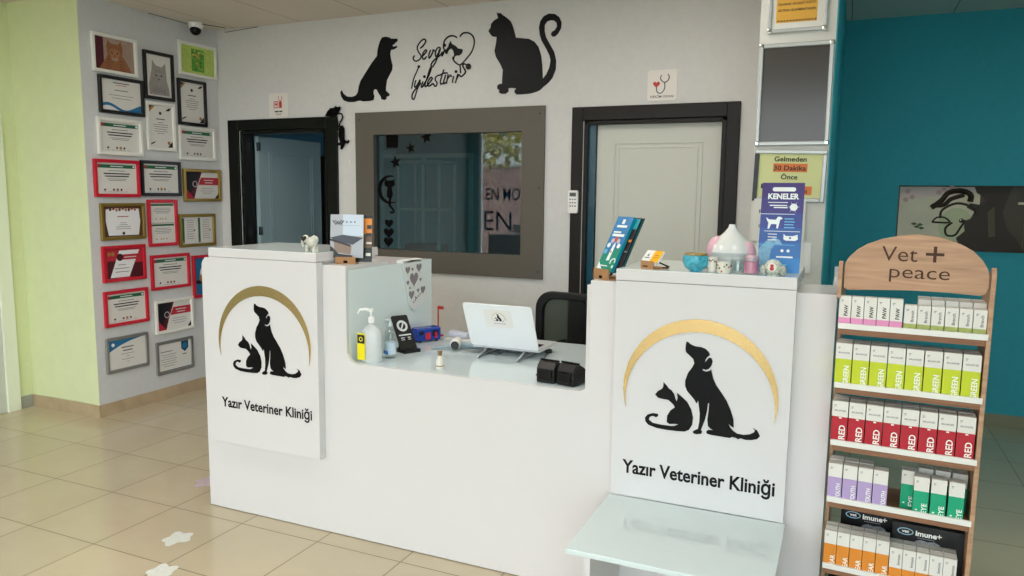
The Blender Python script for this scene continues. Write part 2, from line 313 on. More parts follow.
# ---------------------------------------------------------------- room shell
sbox('floor', F_floor, -5.6, 2.3, -1.05, 7.1, -0.08, 0)
sbox('ceiling', F_ceil, -5.6, 2.3, -1.05, 7.1, H, H + 0.1)
b = MB()
def wallseg(b, x0, x1, z0, z1): b.box(x0, x1, YB, YB + 0.12, z0, z1)
wallseg(b, -4.86, -4.51, 0, H); wallseg(b, -4.51, -3.68, 2.09, H); wallseg(b, -3.68, -3.23, 0, H)
wallseg(b, -3.23, -2.03, 0, 1.185); wallseg(b, -3.23, -2.03, 2.03, H); wallseg(b, -2.03, -1.6, 0, H)
wallseg(b, -1.6, -0.69, 2.09, H); wallseg(b, -0.69, -0.2, 0, H)
struct(b.build('wall_back', W_wall))
sbox('wall_left', W_left, -4.86, XL, 3.545, 4.87, 0, H)
sbox('wall_corner', W_lime, -5.46, XL - 0.002, 3.543, 3.66, 0, H)
sbox('wall_outer_left', W_lime, -5.58, -5.46, 2.4, 3.66, 0, H)
sbox('wall_street_side', mat('grey_cream_paint', '#8f968f', 0.7), -5.58, -5.46, -1.0, 2.4, 0, H)
sbox('wall_partition', W_teal, -0.2, -0.088, 4.75, 6.17, 0, H)
struct(MB().box(-0.43, -0.094, 3.85, 4.76, 0, H).build('wall_pillar', W_pillar))
sbox('wall_pillar_side', W_teal, -0.094, -0.088, 3.853, 4.76, 0, H)
b = MB()
for x0, x1, z0, z1 in ((-0.2, .335, 0, H), (.335, 1.9, 0, 1.238), (.335, 1.9, 1.705, H), (1.9, 2.3, 0, H)): b.box(x0, x1, 6.17, 6.29, z0, z1)
struct(b.build('wall_teal', W_teal))
sbox('wall_right', W_teal, 2.2, 2.3, -1.0, 6.17, 0, H)
b = MB(); b.box(-4.98, -4.86, 4.87, 7.1, 0, H); b.box(-4.86, -1.5, 7.0, 7.1, 0, H); b.box(-1.5, -0.5, 7.0, 7.1, 0, 1.5); b.box(-1.5, -0.5, 7.0, 7.1, 2.2, H)  # unseen opening added in the far wall to let daylight into the back room
b.box(-0.5, -0.2, 7.0, 7.1, 0, H); b.box(-0.2, -0.088, 6.29, 7.1, 0, H)
struct(b.build('wall_back_room', W_room))
# street front: glazed facade behind the photographer
b = MB(); b.box(-5.58, -5.26, -1.1, -1.0, 0, H); b.box(1.7, 2.3, -1.1, -1.0, 0, H); b.box(-5.26, 1.7, -1.1, -1.0, 2.7, H); b.box(-5.26, 1.7, -1.1, -1.0, 0, 0.12)
struct(b.build('wall_front', mat('front_wall_paint', '#7ba4a6', .7)))
b = MB()
for x in (-5.26, -3.2, -1.1, 1.0, 1.66): b.box(x, x + 0.04, -1.08, -1.02, 0.12, 2.7)
wf = struct(b.build('window_1', white_pl))
# skirting
sbox('baseboard_left', beige, XL, XL + 0.012, 3.545, YB, 0, 0.088)
sbox('baseboard_corner', beige, -5.46, XL + 0.012, 3.531, 3.543, 0, 0.088)
sbox('baseboard_outer_left', mat('grey_skirting', '#9fa399', 0.5), -5.46, -5.448, 3.43, 3.531, 0, 0.088)
b = MB()
for x0, x1 in ((XL + .012, -4.64), (-3.555, -1.68), (-0.617, -0.43)): b.box(x0, x1, YB - 0.012, YB, 0, 0.088)
struct(b.build('baseboard_back', beige))
sbox('baseboard_teal', mat('dim_skirting', '#8f8a70', 0.4, noise=.1), -0.088, 2.2, 6.158, 6.17, 0, 0.09)
# white door trim on the far left
d1 = MB().box(-5.46, -5.42, 3.335, 3.43, 0, 2.12).box(-5.46, -5.42, 2.4, 3.335, 2.03, 2.12).box(-5.46, -5.42, 2.4, 2.49, 0, 2.03).build('door_1', mat('pale_door_trim', '#e3ead6', 0.4), bevel=.006)
struct(d1)
MB().box(-5.455, -5.435, 2.49, 3.335, 0.005, 2.03).build('door_leaf', doorw, d1)

# ---------------------------------------------------------------- doors and window of the back wall
def door_frame(name, x0, x1, ix0, ix1, zt, izt, m):
    b = MB(); y0, y1 = YB - 0.018, YB + 0.125
    b.box(x0, ix0, y0, YB, 0, zt).box(ix1, x1, y0, YB, 0, zt).box(ix0, ix1, y0, YB, izt, zt)      # architraves
    b.box(ix0, ix0 + .03, YB, y1, 0, izt).box(ix1 - .03, ix1, YB, y1, 0, izt).box(ix0, ix1, YB, y1, izt - .025, izt)
    return struct(b.build(name, m, bevel=.004))
d2 = door_frame('door_2', -4.638, -3.556, -4.53, -3.665, 2.174, 2.088, frameg)
d3 = door_frame('door_3', -1.681, -0.616, -1.605, -0.694, 2.172, 2.085, frameb)
def leaf(w, h, name, parent, matrix):
    """moulded white leaf; local x along the width, y up, z out of the face"""
    b = MB(); b.box(0, w, 0, h, -0.04, 0)
    for (a0, a1, c0, c1) in ((.115, w-.115, 1.02, h-.115), (.115, w-.115, .14, .88)):
        for k, (g, z) in enumerate(((0, .006), (.028, .004))):
            o = [(a0+g, c0+g), (a1-g, c0+g), (a1-g, c1-g), (a0+g, c1-g)]; t = .010
            i = [(a0+g+t, c0+g+t), (a1-g-t, c0+g+t), (a1-g-t, c1-g-t), (a0+g+t, c1-g-t)]
            b.ring(o, i, 0, z)
    return b.build(name, doorw, parent, bevel=.002, matrix=None)
# right door, closed
lf = leaf(.80, 2.055, 'door_leaf', d3, None); lf.matrix_world = frame_at(FRONT, (-1.525, YB + .055, .005)); 
h3 = MB().tube([(.05, 1.0, .0), (.05, 1.0, .05), (.16, 1.0, .05)], .009).disc(.05, 1.0, .024, 0, .006).build('door_handle', black, lf, smooth=True)
g3 = MB().box(-1.575, -1.53, YB + .03, YB + .1, 0, 2.06).build('jamb_strip', mat('teal_gloss', '#1d4d5e', .15), d3)
# left door, opened into the back room
ROOMDOOR = Matrix(((0, 0, 1), (1, 0, 0), (0, 1, 0)))
doorw_keep = doorw; doorw = mat('door_white_dimmed', '#93a9af', .5)  # white leaf; the dim bluish light on it is put into its colour
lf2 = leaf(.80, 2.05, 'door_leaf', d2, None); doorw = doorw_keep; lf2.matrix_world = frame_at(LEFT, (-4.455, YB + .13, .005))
hb = MB()
for z in (.35, 1.24, 1.93): hb.box(-.01, .012, z, z + .07, -.012, .012)
hb.build('hinge', chrome, lf2)
# window in the back wall
b = MB(); y0 = YB - .02
b.box(-3.387, -3.228, y0, YB + .06, 1.03, 2.192).box(-2.035, -1.872, y0, YB + .06, 1.03, 2.192)
b.box(-3.228, -2.035, y0, YB + .06, 2.028, 2.192).box(-3.228, -2.035, y0, YB + .06, 1.03, 1.186)
w2 = struct(b.build('window_2', winf))
b = MB()
for x, z in ((-1.905, 2.14), (-1.905, 1.65), (-1.905, 1.08), (-3.35, 2.14), (-3.35, 1.08)): b.lathe([(.006, 0), (.006, .003), (.003, .005)], 10, (0, 0, 0)) if False else b.ball((x, y0, z), (.006, .003, .006), n=8, k=5)
b.build('screw', black, w2, smooth=True)
MB().box(-3.24, -2.025, YB + .02, YB + .026, 1.18, 2.035).build('window_glass', glass, w2)
# stickers on that glass
def glassdecal(name, label, cat, polys, m, group=None, extra=None):
    b = MB()
    for p in polys: b.poly(p, 0, .0008)
    if extra: extra(b)
    o = b.build(name, m, matrix=frame_at(FRONT, (0, YB + .0195, 0)))
    return tag(o, label, cat, group)
def moon(b):
    o = []; cx, cz, r = -3.115, 1.63, .105
    A = [(cx + r*math.cos(math.radians(a)), cz + r*math.sin(math.radians(a))) for a in range(70, 301, 10)]
    B = [(cx + .018 + (r - .014)*math.cos(math.radians(a)), cz + (r - .012)*math.sin(math.radians(a))) for a in range(295, 70, -10)]
    b.poly(A + B, 0, .0008)
    b.M = Matrix.Translation((cx, 1.45, 0)) @ Matrix.Diagonal((.8, .62, 1, 1)) @ Matrix.Translation((-cx, -1.38, 0))
    b.poly([(cx-.052, 1.80), (cx-.05, 1.765), (cx-.058, 1.735), (cx-.045, 1.71), (cx-.02, 1.695), (cx-.028, 1.65), (cx-.03, 1.585), (cx-.012, 1.572), (cx-.006, 1.55), (cx-.016, 1.51), (cx-.012, 1.475), (cx+.01, 1.45),
            (cx+.035, 1.42), (cx+.03, 1.405), (cx+.005, 1.41), (cx, 1.395), (cx+.025, 1.38), (cx+.05, 1.395), (cx+.055, 1.425), (cx+.03, 1.46), (cx+.012, 1.485), (cx+.01, 1.51), (cx+.018, 1.55), (cx+.02, 1.572),
            (cx+.034, 1.59), (cx+.032, 1.65), (cx+.022, 1.695), (cx+.05, 1.712), (cx+.06, 1.735), (cx+.052, 1.765), (cx+.056, 1.80), (cx+.03, 1.778), (cx-.026, 1.778)], 0, .0008)
glassdecal('moon_cat_sticker', 'black sticker of a cat sitting on a crescent moon on the window glass', 'sticker', [], blackm, extra=moon)
for (x, z, w), n in zip(((-3.122, 1.36, .075), (-3.125, 1.29, .09), (-3.128, 1.222, .085)), ('uppermost', 'middle', 'lowest')):
    glassdecal('heart_sticker', 'black heart sticker under the moon cat, %s of three' % n, 'sticker', [heart(x, z + .02, w)], blackm, 'heart stickers on the window')
for (x, z, r), n in zip(((-2.8, 2.005, .05), (-2.93, 1.93, .042), (-3.06, 1.83, .05)), ('highest and rightmost of three', 'middle one of three', 'lowest of three')):
    glassdecal('star_sticker', 'small black star sticker on the window glass, %s' % n, 'sticker', [star(x, z, r, .2)], blackm, 'star stickers on the window')
glassdecal('paw_sticker', 'small black square sticker in the top left corner of the window glass', 'sticker', [rrect(-3.14, -3.04, 1.935, 2.03, .008)], blackm)

# ---------------------------------------------------------------- behind the glass
rm = thing('glazed_cabinet', 'pale cabinet with a white frame seen through the window glass', 'cabinet', loc=(-3.9, 6.6, 0))
MB().box(-.55, .55, 0, .38, 0, 2.0).build('cabinet_body', mat('pale_blue_cabinet', '#6fa3b6', .5), rm)
b = MB()
for x in (-.55, -.02, .51): b.box(x, x + .04, -.02, 0, 0, 2.0)
for z in (0, .95, 1.96): b.box(-.55, .55, -.021, 0, z, z + .04)
b.build('cabinet_frame', white_pl, rm)
t = thing('dark_cupboard', 'tall dark brown cupboard standing behind the window glass', 'cupboard', loc=(-4.60, 5.95, 0))
MB().box(-.2, .14, 0, .5, 0, 1.95).build('cupboard_body', mat('dark_brown_wood', '#3a2a24', .5), t, bevel=.004)
MB().box(-.04, -.03, -.012, 0, .1, 1.9).build('door_gap', black, t)
t = thing('medicine_rack', 'white framed rack with a reddish brown tray behind the window glass', 'rack', loc=(-3.55, 5.9, 0))
b = MB()
for x in (-.22, .2): 
    for y in (0, .3): b.box(x, x + .02, y, y + .02, 0, 1.9)
for z in (.5, 1.0, 1.45, 1.88): b.box(-.22, .22, 0, .32, z, z + .02)
b.build('rack_frame', white_pl, t)
b = MB(); b.box(-.16, .16, .03, .28, 1.02, 1.14); b.build('tray', mat('reddish_tray', '#6b3a2a', .5, noise=.3, scale=30), t)
pb = tag(MB().poly(rrect(-.14, .14, -.2, .2, .004), 0, .012).build('wall_notice', offwhite, matrix=frame_at(FRONT, (-4.22, 6.99, 1.75))), 'pale paper notice on the far wall seen through the window glass', 'notice')
pp = thing('room_poster', 'bluish white poster with dark lettering seen through the open left door', 'poster', frame_at(FRONT, (-4.72, 6.995, 1.65)))
MB().rect(-.24, .24, -.3, .42, .002).build('poster_sheet', mat('poster_blue', '#b9d3e2', .5), pp)
b = MB(); b.rect(-.2, .2, .28, .36, .003, 0); b.poly(heart(-.12, .18, .09), .003, mi=1); b.poly(heart(.02, .2, .07), .003, mi=1)
b.rect(-.08, .18, -.12, .08, .003, 2); b.rect(-.2, .2, -.25, -.2, .003, 0)
b.build('poster_print', [mat('navy_ink', '#243352', .5), mat('red_ink', '#9b3138', .5), mat('mid_blue_ink', '#6f98b5', .5)], pp)

# ---------------------------------------------------------------- wall graphics
def wallart(name, label, polys, tubes=(), m=signb, th=.004, cat='wall sign', y=YB):
    b = MB()
    for p in polys: b.poly(p, 0, th)
    for p, r in tubes: b.tube([(q[0], q[1], th*.6) for q in p], r, 5)
    return tag(b.build(name, m, matrix=frame_at(FRONT, (0, y, 0))), label, cat)
wallart('dog_wall_sign', 'glossy black sitting dog silhouette on the back wall', [WALL_DOG])
wallart('cat_wall_sign', 'glossy black sitting cat silhouette with a curled tail on the back wall', [WALL_CAT])
dsc = [(-2.45 + .021*math.cos(a*PI/8), 2.477 + .021*math.sin(a*PI/8)) for a in range(16)]
def cr(P, k=4):
    out = []; n = len(P)
    for i in range(n-1):
        p0, p1, p2, p3 = P[max(i-1, 0)], P[i], P[i+1], P[min(i+2, n-1)]
        for j in range(k):
            t = j/k
            out.append(tuple(.5*((2*p1[d]) + (-p0[d]+p2[d])*t + (2*p0[d]-5*p1[d]+4*p2[d]-p3[d])*t*t + (-p0[d]+3*p1[d]-3*p2[d]+p3[d])*t**3) for d in range(2)))
    out.append(P[-1]); return out
wallart('script_wall_sign', 'black handwritten words Sevgi İyileştirir with a stethoscope heart between the dog and cat', [BLOB, dsc] + [[(x + .011*math.cos(a*PI/4), z + .011*math.sin(a*PI/4)) for a in range(8)] for x, z in DOTS],
        [(cr(s), .0055) for s in STROKES])
# little climbing cats on the corner of the left door frame
b = MB()
b.poly([(-3.66, 2.175), (-3.64, 2.21), (-3.61, 2.235), (-3.575, 2.235), (-3.56, 2.25), (-3.545, 2.238), (-3.52, 2.245), (-3.515, 2.225), (-3.535, 2.205), (-3.55, 2.175)], 0, .004)
b.tube([(x, z, .003) for x, z in cr([(-3.545, 2.19), (-3.51, 2.19), (-3.5, 2.16), (-3.525, 2.12), (-3.53, 2.09)])], .006, 5)
b.poly([(-3.535, 2.08), (-3.52, 2.10), (-3.50, 2.105), (-3.485, 2.08), (-3.485, 2.0), (-3.46, 1.985), (-3.45, 1.998), (-3.44, 1.985), (-3.455, 1.968), (-3.48, 1.972), (-3.49, 1.95), (-3.51, 1.925), (-3.525, 1.93), (-3.52, 1.955), (-3.555, 1.958), (-3.555, 1.97), (-3.525, 1.98), (-3.54, 2.03)], 0, .004)
b.tube([(-3.55, 2.16, .003), (-3.54, 2.07, .003)], .006, 5)
tag(b.build('climbing_cats_ornament', blackm, matrix=frame_at(FRONT, (0, YB - .019, 0))), 'small black climbing cats ornament on the top corner of the left door frame', 'ornament')

def small_sign(name, label, cx, cz, w, h, draw):
    t = thing(name, label, 'sign', frame_at(FRONT, (cx, YB, cz)))
    MB().poly(rrect(-w/2, w/2, -h/2, h/2, .015), 0, .005).build('plate', mat('sign_plate', '#e4e0da', .35), t)
    b = MB(); draw(b); b.build('print', [mat('red_print', '#c0392f', .5), mat('dark_print', '#26292c', .5)], t)
def steth(b):
    z = .0056
    for P in (cr([(-.005, .062), (-.012, .04), (.008, .018), (.03, .022), (.042, .045), (.034, .065)]), cr([(.014, .018), (.016, -.02), (-.005, -.048), (-.03, -.042), (-.036, -.012)])):
        b.tube([(x, y, z) for x, y in P], .003, 5, 1)
    b.poly(heart(-.036, .006, .044), z, mi=0); b.text('HEKİM ODASI', 0, -.076, .014, z, 1, w=.145, bold=.01, align='C')
def vacc(b):
    z = .0056
    for (x0, x1, y0, y1) in ((-.045, .0, -.02, -.014), (-.045, -.039, -.02, .03), (-.045, 0, .026, .032), (-.006, 0, -.02, .03)): b.rect(x0, x1, y0, y1, z, 0)
    b.poly(heart(-.022, .008, .026), z, mi=0); b.rect(.008, .035, -.02, .03, z, 0)
    b.tube([(x, y, z) for x, y in cr([(.005, .07), (.005, .045), (.02, .034), (.036, .05), (.036, .07)])], .0025, 5, 0)
    b.rect(-.038, .002, -.052, -.042, z, 1); b.rect(.008, .038, -.052, -.042, z, 1); b.text('ODASI', 0, -.074, .012, z, 1, w=.05, bold=.01, align='C')
small_sign('room_sign', 'small white square sign with a stethoscope above the right door', -1.096, 2.288, .185, .187, steth)
small_sign('room_sign', 'small white sign with a red pictogram above the left door', -4.12, 2.275, .185, .187, vacc)

rc = thing('remote_control', 'white remote control in a holder on the left side of the right door frame', 'remote control', frame_at(FRONT, (-1.657, YB - .018, 1.56)))
MB().poly(rrect(-.035, .035, -.075, .075, .012), 0, .018).build('remote_body', white_pl, rc, bevel=.003)
b = MB(); b.rect(-.022, .022, .035, .06, .0185, 0)
for i in range(3):
    for j in range(3): b.rect(-.022 + .017*i, -.012 + .017*i, .012 - .022*j, .02 - .022*j, .0185, 0)
b.build('buttons', mat('remote_grey', '#4d5250', .5), rc)
tag(MB().poly(rrect(-.012, .012, -.015, .015, .004), 0, .006).build('wall_hook', offwhite, matrix=frame_at(FRONT, (-3.45, YB, 1.83))), 'tiny pale hook on the wall strip between the left door and the window', 'hook')
# dome camera
cam = thing('security_camera', 'small white dome security camera in the ceiling corner', 'camera', loc=(-4.655, 4.46, H))
MB().lathe([(.03, 0), (.055, -.006), (.058, -.03), (.052, -.05), (.05, -.055)], 20).build('camera_body', white_pl, cam, smooth=True)
MB().ball((.008, -.012, -.062), .042).build('camera_lens', blackg, cam, smooth=True)
tag(MB().tube([(-4.60, 4.46, H - .02), (-4.5, 4.60, H - .028), (-4.62, 4.72, H - .03), (-4.3, 4.74, H - .008)], .0025, 5).tube([(-4.70, 4.46, H - .02), (-4.737, 4.1, H - .006)], .002, 5).build('camera_cable', black), 'thin black cable running from the security camera along the ceiling corner', 'cable')

# ---------------------------------------------------------------- framed certificates on the left wall
INK = dict(text=mat('ink', '#55555c', .6), cream=mat('cert_paper', '#dcdad6', .55), green=mat('cert_green', '#1f5f3f', .5), red=mat('cert_red', '#b5283a', .5),
           dark=mat('cert_black', '#15151a', .5), gold=mat('cert_gold', '#a5783f', .4), maroon=mat('cert_maroon', '#4d1520', .5), blue=mat('cert_blue', '#1f6f9e', .5),
           navy=mat('cert_navy', '#1b4460', .5), white=mat('cert_white', '#e8e8ec', .5))
MI = list(INK); ML = [INK[k] for k in MI]; K = {k: i for i, k in enumerate(MI)}
FM = {'white': mat('frame_white', '#e6e6e0', .35), 'black': mat('frame_black', '#101113', .3), 'red': mat('frame_red', '#c41f33', .3),
      'gold': mat('frame_gold', '#a58a45', .3, metal=.7), 'silver': silver}
def lines(b, cx, y, ws, gap, h, z=.0006, k='text'):
    for w in ws:
        b.rect(cx - w/2, cx + w/2, y - h/2, y + h/2, z, K[k]); y -= gap
def d_green(b, W, Hh):                       # landscape, green heading band
    z = .0006; b.rect(-W/2 + .01, W/2 - .01, Hh/2 - .036, Hh/2 - .012, z, K['green'])
    b.rect(-W/2 + .01, -W/2 + .028, Hh/2 - .036, Hh/2 - .012, 2*z, K['red']); b.disc(W/2 - .022, Hh/2 - .024, .008, 2*z, mi=K['white'])
    b.rect(-.05, .05, Hh/2 - .027, Hh/2 - .021, 2*z, K['white'])
    lines(b, 0, Hh/2 - .055, (.13,), .02, .004); lines(b, 0, Hh/2 - .075, (W*.66, W*.6), .018, .008, k='dark'); lines(b, 0, Hh/2 - .112, (W*.5, W*.42), .010, .003)
    for i, x in enumerate((-.10, -.06, -.03, 0.0, .03, .07)):
        if i in (0, 2, 3, 4): b.disc(x, -Hh/2 + .028, .008 if i != 3 else .011, z, mi=K['gold'] if i == 3 else K['dark'], n=9)
        b.rect(x - .012, x + .012, -Hh/2 + .012, -Hh/2 + .014, z, K['text'])
def d_cat(b, W, Hh):
    z = .0006; P = ML
    b.rect(-W/2, W/2, -Hh/2, Hh/2, z, K['pbrown']); b.rect(-W/2, -W/2 + .07, -Hh/2, Hh/2, 2*z, K['maroon'])
    b.poly([(-.125, -Hh/2), (-.11, -.085), (-.075, -.04), (-.055, -.005), (-.064, .05), (-.05, .098), (-.028, .072), (.028, .074), (.052, .10), (.066, .05), (.06, 0), (.095, -.04), (.12, -.085), (.13, -Hh/2)], 3*z, mi=K['ginger'])
    b.poly([(-.042, .01), (-.03, .045), (.0, .05), (.03, .045), (.042, .01), (.025, -.025), (0, -.035), (-.025, -.025)], 4*z, mi=K['ginger2'])
    for sx in (-1, 1):
        b.poly([(sx*.010, .012), (sx*.03, .02), (sx*.024, .006)], 5*z, mi=K['dark'])
        for k in range(3): b.poly([(sx*(.006+.012*k), .05), (sx*(.010+.012*k), .05), (sx*(.006+.010*k), .026)], 5*z, mi=K['maroon'])
        for k in range(4): b.poly([(sx*.035, -.03 - .02*k), (sx*(.075+.006*k), -.05 - .018*k), (sx*.04, -.036 - .02*k)], 5*z, mi=K['maroon'])
    b.poly([(-.008, -.004), (.008, -.004), (0, -.014)], 5*z, mi=K['maroon']); b.poly([(-.03, -.022), (.03, -.022), (.018, -.040), (-.018, -.040)], 4.5*z, mi=K['pbrown'])
def d_sketch(b, W, Hh):
    z = .0006
    b.poly([(-.085, -Hh/2 + .012), (-.09, -.07), (-.075, -.01), (-.062, .04), (-.055, .115), (-.025, .075), (.03, .068), (.062, .10), (.068, .03), (.072, -.03), (.088, -.08), (.095, -Hh/2 + .012)], z, mi=K['sketch'])
    for k in range(14):
        x = -.055 + .0085*k; b.poly([(x, -.12 + .005*(k % 3)), (x + .003, -.12), (x + .006*((k % 3) - 1), -.06 - .004*(k % 4))], 2*z, mi=K['text'])
    for sx in (-1, 1): b.poly([(sx*.012, .0), (sx*.032, .012), (sx*.028, -.004)], 2*z, mi=K['dark'])
    b.poly([(-.008, -.022), (.01, -.022), (0, -.032)], 2*z, mi=K['dark'])
    for k in range(6): b.poly([(-.03 + .011*k, .045), (-.027 + .011*k, .045), (-.022 + .009*k, .02)], 2*z, mi=K['text'])
def d_greenpic(b, W, Hh):
    z = .0006; b.rect(-W/2, W/2, -Hh/2, Hh/2, z, K['lime']); b.rect(-.06, .065, -.085, .085, 2*z, K['leaf'])
    random.seed(3)
    for k in range(26):
        x = random.uniform(-.05, .055); y = random.uniform(-.075, .075); b.disc(x, y, random.uniform(.006, .014), 3*z + k*1e-5, mi=(K['ochre'], K['lime'], K['green2'])[k % 3], n=8)
def d_wave(b, W, Hh):
    z = .0006; lines(b, 0, .085, (.13,), .02, .006, k='dark'); lines(b, 0, .07, (.09,), .02, .004, k='red'); lines(b, 0, .035, (.11, .0), .02, .005); lines(b, 0, .0, (.2, .16), .02, .003)
    top = [(-W/2 + i*W/16, -.075 + .022*math.sin(i/16*PI*2.2 + .6)) for i in range(17)]
    b.poly([(-W/2, -Hh/2)] + [(W/2, -Hh/2)] + top[::-1], z, mi=K['blue'])
    b.poly([(-W/2, -Hh/2)] + [(W*.1, -Hh/2)] + [(x - (W*.4)*(1 if x > W*.1 else 0), y - .02) for x, y in top[::-1] if x <= W*.1], 2*z, mi=K['white'])
def d_port(b, W, Hh):
    z = .0006
    b.poly([(-W/2 + .004, Hh/2 - .004), (-W/2 + .06, Hh/2 - .004), (-W/2 + .004, Hh/2 - .06)], z, mi=K['gold']); b.poly([(-W/2 + .004, Hh/2 - .004), (-W/2 + .035, Hh/2 - .004), (-W/2 + .004, Hh/2 - .035)], 2*z, mi=K['dark'])
    b.poly([(W/2 - .06, Hh/2 - .034), (W/2 - .03, Hh/2 - .012), (W/2 - .004, Hh/2 - .012), (W/2 - .03, Hh/2 - .034)], z, mi=K['dark'])
    b.poly([(-W/2 + .01, -Hh/2 + .015), (-W/2 + .045, -Hh/2 + .03), (-W/2 + .06, -Hh/2 + .045), (-W/2 + .02, -Hh/2 + .03)], z, mi=K['dark'])
    b.poly([(W/2 - .004, -Hh/2 + .004), (W/2 - .05, -Hh/2 + .004), (W/2 - .004, -Hh/2 + .05)], z, mi=K['dark']); b.disc(W/2 - .038, -Hh/2 + .036, .014, 2*z, mi=K['gold'])
    b.disc(0, Hh/2 - .055, .012, z, mi=K['dark']); lines(b, 0, .055, (.08,), .03, .007); lines(b, 0, .03, (.05, .13, .13, .11, .12, .06), .016, .0035)
def d_diag(b, W, Hh):
    z = .0006; b.poly([(-W/2, -Hh/2), (-W/2, Hh/2), (0, Hh/2), (-W*.17, -Hh*.12), (-W*.25, -Hh/2)], z, mi=K['maroon'])
    b.poly([(-W/2, Hh/2), (-W*.05, Hh/2), (-W*.42, -Hh/2), (-W/2, -Hh/2)], 1.5*z, mi=K['dark']); b.poly([(-W*.03, Hh*.3), (W/2, Hh*.3), (W/2, Hh*.02), (-W*.12, Hh*.02)], 2*z, mi=K['red'])
    b.poly([(-W/2, -Hh/2), (-W*.25, -Hh/2), (-W/2, -Hh*.1)], 2*z, mi=K['red'])
    b.ring([(-W*.22 + .024*math.cos(a*PI/8), Hh*.05 + .024*math.sin(a*PI/8)) for a in range(16)], [(-W*.22 + .020*math.cos(a*PI/8), Hh*.05 + .020*math.sin(a*PI/8)) for a in range(16)], 2*z, 3*z, K['cream'])
    lines(b, W*.2, Hh*.2, (.1, .08), .02, .006, 3*z, 'cream'); lines(b, W*.15, -Hh*.12, (.12, .14, .1), .018, .003); b.poly([(W/2, -Hh/2), (W*.38, -Hh/2), (W/2, -Hh*.3)], 2*z, mi=K['dark'])
def d_diag2(b, W, Hh):
    z = .0006; b.rect(-W/2, W/2, -Hh/2, Hh/2, z, K['red']); b.rect(-W/2 + .02, -W/2 + .09, -Hh/2 + .0, .02, 2*z, K['maroon']); b.rect(.05, W/2, -Hh/2, .0, 2*z, K['maroon'])
    b.poly([(-W*.38, -Hh/2 + .006), (-W*.12, Hh/2 - .012), (W*.42, Hh/2 - .012), (W*.12, -Hh/2 + .006)], 3*z, mi=K['white']); b.rect(-.02, W/2 - .01, Hh*.12, Hh*.3, 4*z, K['red'])
    b.disc(-.035, Hh*.21, .026, 5*z, mi=K['dark']); b.disc(-.035, Hh*.21, .015, 6*z, mi=K['maroon']); b.rect(.0, .1, Hh*.19, Hh*.22, 5*z, K['cream'])
    lines(b, -.02, -.01, (.06, .12, .11), .025, .004, 4*z)
    for x in (-.12, -.09): b.disc(x, .07, .014, 2*z, mi=K['gold'], n=10)
def d_orn(b, W, Hh):
    z = .0006; b.rect(-W/2, W/2, -Hh/2, Hh/2, z, K['brown']); b.poly([(-W*.43, Hh*.40), (-W*.3, Hh*.44), (W*.42, Hh*.42), (W*.45, 0), (W*.40, -Hh*.47), (-W*.38, -Hh*.46), (-W*.44, 0)], 2*z, mi=K['white'])
    for i in range(9): b.disc(-.10 + .025*i, .085 + .006*math.sin(i*2), .011, 3*z, mi=(K['brown'], K['red2'], K['gold'])[i % 3], n=7)
    lines(b, 0, .035, (.09,), .03, .006, 3*z, 'red2'); lines(b, 0, -.01, (.05, .07, .12, .12), .014, .003, 3*z); b.disc(.0, -.085, .011, 3*z, mi=K['dark'])
def d_double(b, W, Hh):
    z = .0006
    for oy in (Hh/4, -Hh/4):
        b.rect(-W/2 + .008, W/2 - .008, oy + .052, oy + .066, z, K['green']); b.rect(-W/2 + .008, -W/2 + .02, oy + .052, oy + .066, 2*z, K['red'])
        lines(b, 0, oy + .035, (.14, .16, .15, .12), .012, .003); 
        for x in (-.06, -.02, .0, .03): b.disc(x, oy - .045, .006, z, mi=K['gold'], n=8)
    b.rect(-W/2, W/2, -.003, .0, 2*z, K['text'])
def d_spines(b, W, Hh):
    z = .0006; b.rect(-W/2, W/2, -Hh/2, Hh/2, z, K['cream'])
    for ox in (-W/2 + .008, .008):
        b.rect(ox, ox + .022, -Hh/2 + .008, Hh/2 - .008, 2*z, K['green']); b.disc(ox + .011, -Hh/2 + .02, .007, 3*z, mi=K['gold'], n=8)
        lines(b, ox + .08, .08, (.07,)*9, .018, .003, 2*z); lines(b, ox + .12, 0, (.012,), .1, .012, 3*z, 'dark')
def d_bluepic(b, W, Hh):
    z = .0006; b.rect(-W/2, W/2, -Hh/2, Hh/2, z, K['blue']); b.disc(-.02, .02, .045, 2*z, mi=K['white'], ry=.06); b.rect(-W/2, W/2, -.06, -.03, 2*z, K['dark']); b.disc(.03, -.09, .04, 3*z, mi=K['navy'])
    b.disc(-.045, -.015, .03, 2.5*z, mi=K['gold'])
def d_corner(b, W, Hh):
    z = .0006; b.poly([(-W/2, Hh/2), (W*.42, Hh/2), (W*.1, Hh*.42), (-W*.2, Hh*.3), (-W/2, Hh*.12)], z, mi=K['blue']); b.disc(-W/2 + .035, Hh/2 - .03, .013, 2*z, mi=K['white'])
    lines(b, 0, .045, (.1, .08), .024, .008); lines(b, 0, -.003, (.11, .03, .1, .02), .02, .003)
def d_badge(b, W, Hh):
    z = .0006; b.poly([(.06, Hh/2 - .002), (.13, Hh/2 - .002), (.13, Hh/2 - .06), (.095, Hh/2 - .088), (.06, Hh/2 - .06)], z, mi=K['navy']); b.disc(.095, Hh/2 - .042, .024, 2*z, mi=K['blue'])
    lines(b, -.08, .045, (.11,), .02, .005, k='dark'); lines(b, -.06, .02, (.14, .12, .15, .13, .14, .1), .018, .003); lines(b, .09, .0, (.04,), .02, .006, k='dark'); b.rect(-W/2, W/2, -Hh/2, -Hh/2 + .004, z, K['dark'])
